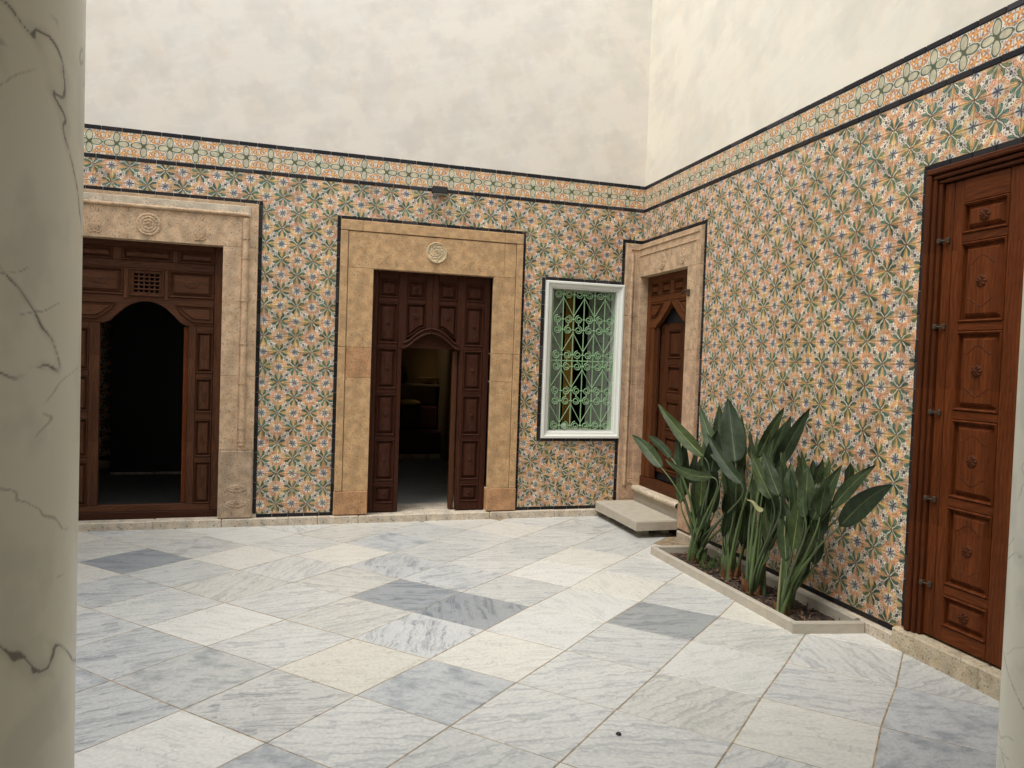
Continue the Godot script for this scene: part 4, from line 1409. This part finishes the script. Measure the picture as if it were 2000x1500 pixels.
# ---------------------------------------------------------------- plants
const LEAVES := [
	[0, 1.59, 0.70, 0.50, 1.25, 0.94, 0.62, 0.097, 1, 0.02], [0, 1.66, 0.79, 0.46, 1.28, 0.96, 0.50, 0.069, 1, 0.01],
	[0, 2.21, 0.73, 0.42, 1.74, 0.80, 0.60, 0.074, -1, -0.04], [0, 1.98, 0.84, 0.36, 1.42, 1.20, 0.48, 0.104, 1, -0.02],
	[0, 2.11, 0.81, 0.30, 1.65, 1.24, 0.26, 0.099, 1, -0.02], [0, 2.54, 0.74, 0.40, 2.18, 1.06, 0.48, 0.085, -1, -0.03],
	[0, 1.86, 0.68, 0.24, 1.71, 0.99, 0.20, 0.119, 1, 0.0], [0, 1.98, 0.72, 0.30, 2.05, 1.05, 0.30, 0.140, -1, 0.0],
	[0, 1.64, 0.52, 0.22, 1.56, 0.77, 0.16, 0.066, 1, 0.0], [0, 1.84, 0.48, 0.26, 1.77, 0.71, 0.20, 0.056, -1, 0.0],
	[1, 2.30, 0.84, 0.30, 2.10, 1.28, 0.26, 0.170, 1, 0.0], [1, 1.83, 0.91, 0.16, 1.72, 1.20, 0.10, 0.089, -1, 0.0],
	[1, 2.19, 0.79, 0.20, 2.13, 1.16, 0.16, 0.091, -1, 0.0], [1, 2.44, 0.86, 0.26, 2.35, 1.07, 0.22, 0.051, 1, 0.0],
	[1, 1.87, 0.88, 0.14, 1.79, 1.12, 0.10, 0.072, 1, 0.0],
	[2, 2.47, 0.90, 0.24, 2.62, 1.25, 0.16, 0.080, 1, 0.01], [2, 2.62, 0.89, 0.26, 2.71, 1.17, 0.20, 0.099, -1, 0.0],
	[2, 2.62, 0.89, 0.22, 2.69, 1.20, 0.14, 0.071, 1, 0.01], [2, 2.65, 0.86, 0.22, 2.86, 1.25, 0.16, 0.099, -1, 0.01],
	[2, 2.88, 0.70, 0.40, 2.69, 0.97, 0.44, 0.093, 1, -0.01], [2, 2.98, 0.74, 0.42, 2.85, 1.00, 0.46, 0.085, -1, -0.01],
	[2, 2.48, 0.78, 0.20, 2.30, 1.04, 0.14, 0.073, 1, 0.0],
	[3, 3.15, 0.68, 0.36, 3.12, 0.94, 0.34, 0.102, 1, 0.0], [3, 3.20, 0.66, 0.40, 3.10, 0.84, 0.40, 0.057, -1, -0.01],
	[3, 3.01, 0.79, 0.22, 3.06, 0.97, 0.16, 0.057, 1, 0.0], [3, 3.16, 0.63, 0.32, 3.33, 0.95, 0.30, 0.096, -1, 0.01],
	[3, 3.21, 0.82, 0.14, 3.21, 0.98, 0.10, 0.049, 1, 0.0], [3, 3.25, 0.72, 0.26, 3.46, 0.99, 0.18, 0.076, 1, 0.02],
	[3, 3.37, 0.64, 0.30, 3.63, 0.92, 0.20, 0.118, -1, 0.03], [3, 2.86, 0.70, 0.26, 2.83, 0.92, 0.24, 0.082, 1, 0.0],
	[3, 3.12, 0.58, 0.24, 3.19, 0.83, 0.20, 0.059, 1, 0.01], [3, 3.11, 0.74, 0.20, 3.08, 0.97, 0.14, 0.046, -1, 0.0],
	[3, 3.02, 0.53, 0.36, 2.94, 0.74, 0.36, 0.065, 1, 0.0], [3, 2.80, 0.78, 0.16, 2.75, 0.96, 0.10, 0.049, 1, 0.0],
	[3, 3.25, 0.67, 0.34, 3.23, 0.89, 0.30, 0.069, 1, 0.0], [3, 3.26, 0.70, 0.18, 3.34, 0.82, 0.12, 0.039, 1, 0.0]]


func blade(b: Vector3, tip: Vector3, vis: float, side: float, sag: float, eye_at: Vector3) -> MB:
	var dir := (tip - b).normalized()
	var w := maxf(vis * 0.98, 0.075)
	var roll := acos(clampf(vis / w, 0.1, 1.0)) * side * 0.9 + rng.randf_range(-0.12, 0.12)
	var view := (eye_at - b).normalized()
	var nrm := (view - dir * view.dot(dir)).normalized().rotated(dir, roll)
	var ax := dir.cross(nrm).normalized()
	var rows := []
	var uvs := []
	var N := 18
	var fold := rng.randf_range(0.16, 0.34)
	var ph := rng.randf() * 6.0
	var back := rng.randf_range(-0.03, 0.08)
	for j in N + 1:
		var t := float(j) / N
		var mid := b.lerp(tip, t) + Vector3.UP * sag * sin(PI * t) - nrm * back * t * t
		var ww := w * 0.5 * pow(maxf(sin(PI * pow(t, 0.74)), 0.0), 0.72) * (1.0 - 0.25 * t)
		ww = maxf(ww * 1.12, 0.0015)
		var row := []
		var uv := []
		for i in 7:
			var u := i / 3.0 - 1.0
			var lift := absf(u) * ww * fold + sin(t * 11.0 + ph + (2.0 if u > 0.0 else 0.0)) * 0.006 * u * u
			row.append(mid + ax * u * ww + nrm * (lift - 0.3 * fold * ww))
			uv.append(Vector2(0.5 + u * 0.5, t))
		rows.append(row)
		uvs.append(uv)
	return MB.new().grid(rows, nrm, uvs)


func stalk(p0: Vector3, b: Vector3, dir: Vector3, thick: float) -> MB:
	var h := b.y - p0.y
	var c1 := p0 + Vector3(0, h * 0.55, 0) + (Vector3(b.x, p0.y, b.z) - p0) * 0.22
	var c2 := b - dir * h * 0.22
	var pts := []
	var rad := []
	for i in 15:
		var t := i / 14.0
		pts.append(p0.bezier_interpolate(c1, c2, b, t))
		rad.append(lerpf(thick, 0.0042, pow(t, 0.55)))
	return MB.new().tube(pts, rad, 7)


func plants() -> void:
	var spots := [Vector3(1.76, 0.0, 0.26), Vector3(2.20, 0.0, 0.25), Vector3(2.55, 0.0, 0.28), Vector3(2.93, 0.0, 0.30)]
	var says := ["leftmost strelitzia clump, its long leaves leaning over the stone step", "second strelitzia clump from left, with one broad upright leaf", "third strelitzia clump, narrow upright leaves before the tiled wall", "front strelitzia clump nearest the tall door, leaves fanning to the right"]
	var eye_at := FB.affine_inverse() * CAM
	for c in 4:
		var p := thing("strelitzia_plant", says[c], "plant", FB, spots[c], "strelitzia clumps in the marble planter")
		var mine := []
		for e in LEAVES:
			if e[0] == c:
				mine.append(e)
		# smaller leaves in the thick of the clump
		for k in 17:
			var src = mine[rng.randi() % mine.size()]
			var f := rng.randf_range(0.55, 0.85)
			var bx: float = lerpf(spots[c].x, src[1], f * 0.8) + rng.randf_range(-0.05, 0.05)
			var by: float = src[2] * f
			var bz: float = clampf(lerpf(spots[c].z, src[3], 0.5) + rng.randf_range(-0.10, 0.06), 0.10, 0.42)
			var L := rng.randf_range(0.26, 0.46)
			mine.append([c, bx, by, bz, bx + rng.randf_range(-0.08, 0.08), minf(by + L, 1.12), bz + rng.randf_range(-0.05, 0.03), rng.randf_range(0.04, 0.09), 1 if rng.randf() < 0.5 else -1, 0.0])
		for e in mine:
			var b := Vector3(e[1], e[2], e[3])
			var tip := Vector3(e[4], e[5], e[6])
			var leaf := part("leaf", blade(b, tip, e[7], e[8], e[9], eye_at), M.leaf[rng.randi() % 4], p)
			var p0: Vector3 = spots[c] + Vector3(rng.randf_range(-0.055, 0.055), 0.0, rng.randf_range(-0.05, 0.05))
			part("stalk", stalk(p0, b, (tip - b).normalized(), rng.randf_range(0.013, 0.02)), M.stalk if rng.randf() < 0.6 else M.stalk_dark, leaf)
		for k in 7:
			var a := rng.randf() * TAU
			var p0: Vector3 = spots[c] + Vector3(cos(a) * 0.05, -0.01, sin(a) * 0.05)
			var h := rng.randf_range(0.06, 0.15)
			var pts := [p0, p0 + Vector3(cos(a) * 0.012, h * 0.5, sin(a) * 0.012), p0 + Vector3(cos(a) * 0.03, h, sin(a) * 0.03)]
			part("husk", MB.new().tube(pts, [0.022, 0.017, 0.002], 7), M.husk, p)
		if c == 2:
			part("dry_leaf", blade(Vector3(2.82, 0.61, 0.44), Vector3(2.63, 0.69, 0.40), 0.03, 1, 0.0, eye_at), M.dry, p)
		if c == 3:
			part("dry_stalk", stalk(Vector3(2.93, 0.0, 0.36), Vector3(2.99, 0.62, 0.38), Vector3(0.05, 1, 0.1).normalized(), 0.010), M.dry, p)
	var wd := thing("weed", "small feathery green weed growing between the first two strelitzia clumps", "weed", FB, Vector3(1.98, 0.0, 0.24))
	var mb := MB.new()
	for k in 46:
		var p0 := Vector3(1.98 + rng.randfn(0, 0.05), 0.0, 0.24 + rng.randfn(0, 0.06))
		var a := rng.randf() * TAU
		var h := rng.randf_range(0.05, 0.15) * (2.2 if k % 7 == 0 else 1.0)
		var q := p0 + Vector3(cos(a) * h * 0.35, h, sin(a) * h * 0.35)
		mb.tube([p0, p0.lerp(q, 0.5) + Vector3(0, h * 0.12, 0), q], [0.0016, 0.0013, 0.0005], 4)
		for m in 5:
			var s := p0.lerp(q, 0.35 + 0.13 * m)
			var g := Vector3(rng.randf_range(-1, 1), rng.randf_range(0.2, 1), rng.randf_range(-1, 1)).normalized()
			mb.tube([s, s + g * 0.022], [0.0022, 0.0006], 4)
	part("foliage", mb, mat(c8(78, 104, 54), 0.7), wd)


func planter() -> void:
	var p := thing("planter", "low grey marble kerb planter along the tiled side wall", "planter", FB, Vector3(2.38, 0.0, 0.27))
	var kerb := func(a: Vector2, b: Vector2, h: float) -> void:
		var d := (b - a).normalized()
		var nn := Vector2(-d.y, d.x)
		var prof := [[-0.022, -0.02], [-0.022, h - 0.022], [-0.018, h - 0.018], [-0.018, h - 0.008], [-0.012, h], [0.012, h], [0.018, h - 0.008], [0.018, h - 0.02], [0.022, -0.02]]
		var rows := []
		for e in prof:
			rows.append([Vector3(a.x + nn.x * e[0], e[1], a.y + nn.y * e[0]), Vector3(b.x + nn.x * e[0], e[1], b.y + nn.y * e[0])])
		var mb := MB.new()
		for i in prof.size() - 1:
			var o := Vector3(nn.x * (prof[i][0] + prof[i + 1][0]), 0.02 if prof[i][1] < h - 0.01 else 0.5, nn.y * (prof[i][0] + prof[i + 1][0]))
			mb.quad(rows[i][0], rows[i][1], rows[i + 1][1], rows[i + 1][0], o)
		for k in 2:
			for i in range(1, prof.size() - 1):
				mb.tri(rows[0][k], rows[i][k], rows[i + 1][k], Vector3(d.x, 0, d.y) * (1.0 if k == 1 else -1.0))
		part("kerb_stone", mb, M.limestone, p)
	kerb.call(Vector2(1.485, 0.497), Vector2(3.214, 0.453), 0.064)
	kerb.call(Vector2(3.222, 0.475), Vector2(3.288, 0.046), 0.064)
	kerb.call(Vector2(1.487, 0.474), Vector2(1.53, 0.046), 0.064)
	kerb.call(Vector2(1.555, 0.062), Vector2(3.262, 0.062), 0.075)
	var s := structure("planter_soil")
	var f := FastNoiseLite.new()
	f.seed = 4
	f.frequency = 6.0
	var rows := []
	for j in 22:
		var row := []
		for i in 70:
			var z := lerpf(0.07, lerpf(0.485, 0.448, i / 69.0), j / 21.0)
			var x := lerpf(1.50, 3.268 - (z - 0.07) * 0.15, i / 69.0)
			row.append(FB * Vector3(x, 0.008 + f.get_noise_2d(x, z) * 0.016 + f.get_noise_2d(x * 4.0, z * 4.0) * 0.008, z))
		rows.append(row)
	part("soil", MB.new().grid(rows, Vector3.UP), M.soil, s)
	var lit := MB.new()
	for k in 420:
		var c := FB * Vector3(rng.randf_range(1.54, 3.18), 0.02 + rng.randf() * 0.01, rng.randf_range(0.09, 0.43))
		var a := Vector3(rng.randf_range(-1, 1), rng.randf_range(-0.4, 0.4), rng.randf_range(-1, 1)).normalized() * rng.randf_range(0.008, 0.026)
		var b := Vector3(-a.z, rng.randf_range(-0.004, 0.004), a.x) * 0.4
		lit.quad(c - a, c + b, c + a, c - b, Vector3.UP)
	var bits := MeshInstance3D.new()
	bits.name = "leaf_litter"
	bits.mesh = lit.done()
	bits.material_override = mat(c8(96, 72, 54), 0.9)
	bits.set_meta("kind", "stuff")
	bits.set_meta("label", "brown dead leaf scraps lying on the planter soil")
	bits.set_meta("category", "leaf litter")
	add_child(bits)


# ---------------------------------------------------------------- smaller things and rooms
func small_things() -> void:
	var st := thing("step", "low beige stone step slab on short feet before the corner door", "step", FA, Vector3(-0.22, 0.0, 0.52))
	part("slab", MB.new().rings(pv([-0.43, -0.05, -0.025, -0.05, -0.055, -0.985, -0.455, -0.985]), [[0.0, 0.068], [0.0, 0.140], [0.006, 0.152], [0.012, 0.155]]), M.limestone, st).rotation.x = -PI / 2
	for c in st.get_children():
		c.position = -bases[st]
	part("slab_underside", MB.new().box(Vector3(-0.44, 0.066, 0.07), Vector3(-0.04, 0.069, 0.965)), M.limestone, st)
	for z in [0.16, 0.80]:
		part("foot", MB.new().box(Vector3(-0.34, 0.0, z - 0.05), Vector3(-0.26, 0.066, z + 0.05), 0.003), M.limestone, st)
		part("foot", MB.new().box(Vector3(-0.12, 0.0, z - 0.05), Vector3(-0.06, 0.066, z + 0.05), 0.003), M.limestone, st)
	var lamp := thing("spotlight", "small black spotlight fixed to lower black line above the middle door", "spotlight", FA, Vector3(-2.078, 3.02, 0.0))
	part("mount", MB.new().box(Vector3(-2.10, 3.005, 0.004), Vector3(-2.05, 3.045, 0.04), 0.004), M.black, lamp)
	part("body", MB.new().box(Vector3(-2.150, 2.982, 0.03), Vector3(-2.008, 3.048, 0.085), 0.008), M.black, lamp)
	part("lens", MB.new().box(Vector3(-2.138, 2.978, 0.036), Vector3(-2.020, 2.983, 0.08), 0.001), M.shutter, lamp)
	for e in [[Vector3(-3.783, 0, 5.662), "left marble column close to the lens, greenish white with dark veins", 1.0], [Vector3(-1.818, 0, 5.662), "right marble column, white, cut off by the photo's right edge", 1.4]]:
		var c := thing("marble_column", e[1], "column", FA, e[0], "columns of the courtyard gallery")
		var m := part("shaft", MB.new().lathe([[0.140, 0.0], [0.140, 1.5], [0.139, 2.6], [0.128, 3.9]], Vector3.ZERO, 64, 2.4), M.column, c, e[0])
		m.rotation.y = e[2]
		part("base", MB.new().lathe([[0.0, 0.12], [0.148, 0.12], [0.165, 0.09], [0.18, 0.05], [0.19, 0.0]], e[0], 48), M.column, c)
		part("capital", MB.new().lathe([[0.128, 3.9], [0.15, 3.94], [0.15, 3.98], [0.2, 4.2], [0.24, 4.3], [0.0, 4.3]], e[0], 48), M.column, c)


func debris() -> void:
	var p := thing("pebble", "small dark pebble lying on the marble floor near the lower edge", "pebble", FA, Vector3(-2.058, 0.0, 4.048))
	part("stone", MB.new().lathe([[0.0, 0.0], [0.009, 0.001], [0.012, 0.004], [0.008, 0.008], [0.0, 0.009]], Vector3.ZERO, 10), M.black, p, Vector3(-2.058, 0.001, 4.048))


func room(called: String, label: String, frame: Transform3D, lo: Vector3, hi: Vector3, m: Material, fm: Material) -> Node3D:
	var r := thing(called, label, "room", frame, Vector3((lo.x + hi.x) * 0.5, lo.y, hi.z))
	part("floor", MB.new().box(Vector3(lo.x - 0.2, lo.y - 0.1, lo.z - 0.2), Vector3(hi.x + 0.2, lo.y, hi.z + 0.002)), fm, r)
	part("ceiling", MB.new().box(Vector3(lo.x - 0.2, hi.y, lo.z - 0.2), Vector3(hi.x + 0.2, hi.y + 0.2, hi.z)), m, r)
	part("wall", MB.new().box(Vector3(lo.x - 0.2, lo.y + 0.001, lo.z - 0.2), Vector3(hi.x + 0.2, hi.y - 0.001, lo.z)), m, r)
	part("wall", MB.new().box(Vector3(lo.x - 0.2, lo.y + 0.001, lo.z + 0.001), Vector3(lo.x, hi.y - 0.001, hi.z)), m, r)
	part("wall", MB.new().box(Vector3(hi.x, lo.y + 0.001, lo.z + 0.001), Vector3(hi.x + 0.2, hi.y - 0.001, hi.z)), m, r)
	return r


func rooms() -> void:
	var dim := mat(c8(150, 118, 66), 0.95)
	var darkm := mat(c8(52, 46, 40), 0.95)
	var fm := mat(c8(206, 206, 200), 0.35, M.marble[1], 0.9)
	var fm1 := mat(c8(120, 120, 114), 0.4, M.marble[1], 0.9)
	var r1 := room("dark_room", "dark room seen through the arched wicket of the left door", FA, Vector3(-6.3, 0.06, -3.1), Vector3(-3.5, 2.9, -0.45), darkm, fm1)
	var wt := MB.new()
	for j in 17:
		for i in 12:
			var tm := tile_mesh(0, 0, 1, 1, T - 0.002, T - 0.002, Vector2(rng.randi() % 4, rng.randi() % 4), 4.0, (i + j) % 2 == 1)
			var s := wt.v.size()
			for q in tm.v:
				wt.v.append(q + Vector3(-6.29 + i * T, 0.20 + j * T, -3.09))
			wt.n.append_array(tm.n)
			wt.t.append_array(tm.t)
			for q in tm.ix:
				wt.ix.append(q + s)
	part("tile_field", wt, M.tile, r1).set_meta("kind", "stuff")
	part("skirting", MB.new().box(Vector3(-6.29, 0.06, -3.1), Vector3(-4.7, 0.15, -3.07)), M.plinth, r1)
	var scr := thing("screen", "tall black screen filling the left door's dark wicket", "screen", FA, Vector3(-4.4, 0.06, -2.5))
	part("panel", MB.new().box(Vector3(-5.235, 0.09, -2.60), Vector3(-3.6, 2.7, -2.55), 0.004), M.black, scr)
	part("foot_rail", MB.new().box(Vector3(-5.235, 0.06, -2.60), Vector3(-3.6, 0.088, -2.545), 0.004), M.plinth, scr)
	var r2 := room("sitting_room", "dim ochre sitting room behind the middle door", FA, Vector3(-3.3, 0.07, -4.15), Vector3(-1.22, 3.0, -0.45), dim, fm)
	for ch in r2.get_children():
		if ch.name == "ceiling":
			var ce := MB.new()
			for e in [[-3.5, -4.35, -2.15, -0.45], [-1.78, -4.35, -1.02, -0.45], [-2.15, -4.35, -1.78, -3.45], [-2.15, -3.1, -1.78, -0.45]]:
				ce.box(Vector3(e[0], 3.0, e[1]), Vector3(e[2], 3.2, e[3]))
			ch.mesh = ce.done()
	var red := mat(c8(84, 36, 32), 0.9)
	var so := thing("bench_sofa", "dark red built-in sofa with pale plinth in the room behind middle door", "sofa", FA, Vector3(-2.0, 0.07, -3.8))
	part("plinth", MB.new().box(Vector3(-3.29, 0.071, -4.14), Vector3(-1.23, 0.135, -3.60), 0.006), M.plinth, so)
	part("seat", MB.new().box(Vector3(-3.29, 0.137, -4.14), Vector3(-1.23, 0.46, -3.63), 0.03), red, so)
	part("backrest", MB.new().box(Vector3(-3.29, 0.462, -4.14), Vector3(-1.23, 0.80, -3.88), 0.03), red, so)
	var cu := thing("cushion", "ochre yellow cushion lying on the sofa back behind middle door", "cushion", FA, Vector3(-1.66, 0.802, -3.95))
	part("cover", MB.new().lathe([[0.0, 0.0], [0.10, 0.008], [0.165, 0.03], [0.185, 0.045], [0.165, 0.06], [0.10, 0.085], [0.0, 0.092]], Vector3.ZERO, 24), mat(c8(206, 176, 88), 0.9), cu, Vector3(-1.66, 0.802, -3.95))
	var sh := thing("shelf", "wooden wall shelf holding bowl and jar in the room behind middle door", "shelf", FA, Vector3(-2.2, 1.08, -4.1))
	part("board", MB.new().box(Vector3(-3.29, 1.085, -4.148), Vector3(-1.23, 1.118, -3.85), 0.004), mat(c8(150, 120, 76), 0.6), sh)
	var bo := thing("bowl", "wide yellow bowl on the shelf behind the middle door", "bowl", FA, Vector3(-1.38, 1.118, -3.98))
	part("body", MB.new().lathe([[0.0, 0.0], [0.06, 0.0], [0.10, 0.03], [0.15, 0.09], [0.155, 0.092], [0.148, 0.088], [0.09, 0.035], [0.0, 0.02]], Vector3.ZERO, 28), mat(c8(200, 164, 80), 0.5), bo, Vector3(-1.38, 1.118, -3.98))
	var ja := thing("jar", "dark round jar at left end of the shelf behind middle door", "jar", FA, Vector3(-1.76, 1.118, -3.98))
	part("body", MB.new().lathe([[0.0, 0.0], [0.06, 0.0], [0.085, 0.06], [0.08, 0.14], [0.045, 0.19], [0.05, 0.23], [0.058, 0.24], [0.04, 0.235], [0.0, 0.2]], Vector3.ZERO, 24), M.black, ja, Vector3(-1.76, 1.118, -3.98))
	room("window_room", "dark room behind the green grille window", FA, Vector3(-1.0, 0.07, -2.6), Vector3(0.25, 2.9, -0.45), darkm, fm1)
	var cur := thing("curtain", "ochre curtain hanging behind the green window grille", "curtain", FA, Vector3(-0.5, 0.5, -0.62))
	var rows := []
	for j in 2:
		var row := []
		for i in 25:
			row.append(Vector3(-0.560 + i * 0.0047, 0.5 + j * 1.8, -0.62 + 0.012 * sin(i * 1.5)))
		rows.append(row)
	part("cloth", MB.new().grid(rows, Vector3(0, 0, 1)), mat(c8(190, 150, 66), 0.9), cur)
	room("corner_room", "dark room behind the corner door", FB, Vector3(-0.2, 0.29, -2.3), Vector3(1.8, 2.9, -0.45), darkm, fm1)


func gallery() -> void:
	var g := thing("gallery", "covered gallery behind the columns where the photo was taken", "gallery", FA, Vector3(-3.2, 0.0, 7.9))
	part("rear_wall", MB.new().box(Vector3(-6.6, 0.0, 7.75), Vector3(0.4, 4.75, 8.1)), M.plaster_back, g)
	part("roof", MB.new().box(Vector3(-6.6, 4.55, 5.52), Vector3(0.4, 4.75, 7.75)), M.plaster_back, g)
	part("beam", MB.new().box(Vector3(-6.6, 4.30, 5.52), Vector3(0.4, 4.55, 5.80)), M.plaster_back, g)
	var l := thing("courtyard_wall", "plain plaster wall closing the courtyard on the left, out of the frame", "wall", FA, Vector3(-6.7, 0.0, 4.5))
	part("masonry", MB.new().box(Vector3(-6.95, 0.0, -0.45), Vector3(-6.6, 6.0, 9.6)), M.plaster_back, l)


func _ready() -> void:
	rng.seed = 20240611
	var cam := Camera3D.new()
	cam.name = "camera"
	cam.fov = rad_to_deg(2.0 * atan(750.0 / 1452.0))
	cam.near = 0.05
	cam.far = 600.0
	add_child(cam)
	cam.transform = Transform3D(Basis(Vector3.UP, -0.2984) * Basis(Vector3.RIGHT, -0.0315) * Basis(Vector3.BACK, 0.0343), CAM)
	cam.current = true
	var sky := Sky.new()
	var sm := ProceduralSkyMaterial.new()
	sm.sky_top_color = c8(222, 230, 240)
	sm.sky_horizon_color = c8(228, 232, 236)
	sm.sky_curve = 0.3
	sm.ground_bottom_color = c8(190, 180, 160)
	sm.ground_horizon_color = c8(220, 214, 200)
	sm.sky_energy_multiplier = 1.0
	sky.sky_material = sm
	var env := Environment.new()
	env.background_mode = Environment.BG_SKY
	env.sky = sky
	env.background_energy_multiplier = 1.0
	env.tonemap_mode = Environment.TONE_MAPPER_LINEAR
	env.tonemap_exposure = 2.36
	env.sdfgi_enabled = true
	env.ssao_enabled = true
	env.ssil_enabled = true
	var we := WorldEnvironment.new()
	we.name = "sky"
	we.environment = env
	add_child(we)
	var sun := DirectionalLight3D.new()
	sun.name = "sun"
	sun.light_energy = 0.4
	sun.light_angular_distance = 25.0
	sun.light_color = Color(1.0, 0.985, 0.96)
	sun.shadow_enabled = true
	add_child(sun)
	sun.look_at_from_position(Vector3(-3.6, 8.0, 2.4), Vector3.ZERO)
	var t0 := Time.get_ticks_msec()
	materials()
	print("materials ", Time.get_ticks_msec() - t0)
	courtyard_floor()
	back_wall()
	side_wall()
	gallery()
	rooms()
	surround_left()
	surround_middle()
	surround_corner()
	door_far_left()
	door_middle()
	door_corner()
	door_right()
	window_and_grille()
	small_things()
	debris()
	planter()
	plants()
	print("built ", Time.get_ticks_msec() - t0)
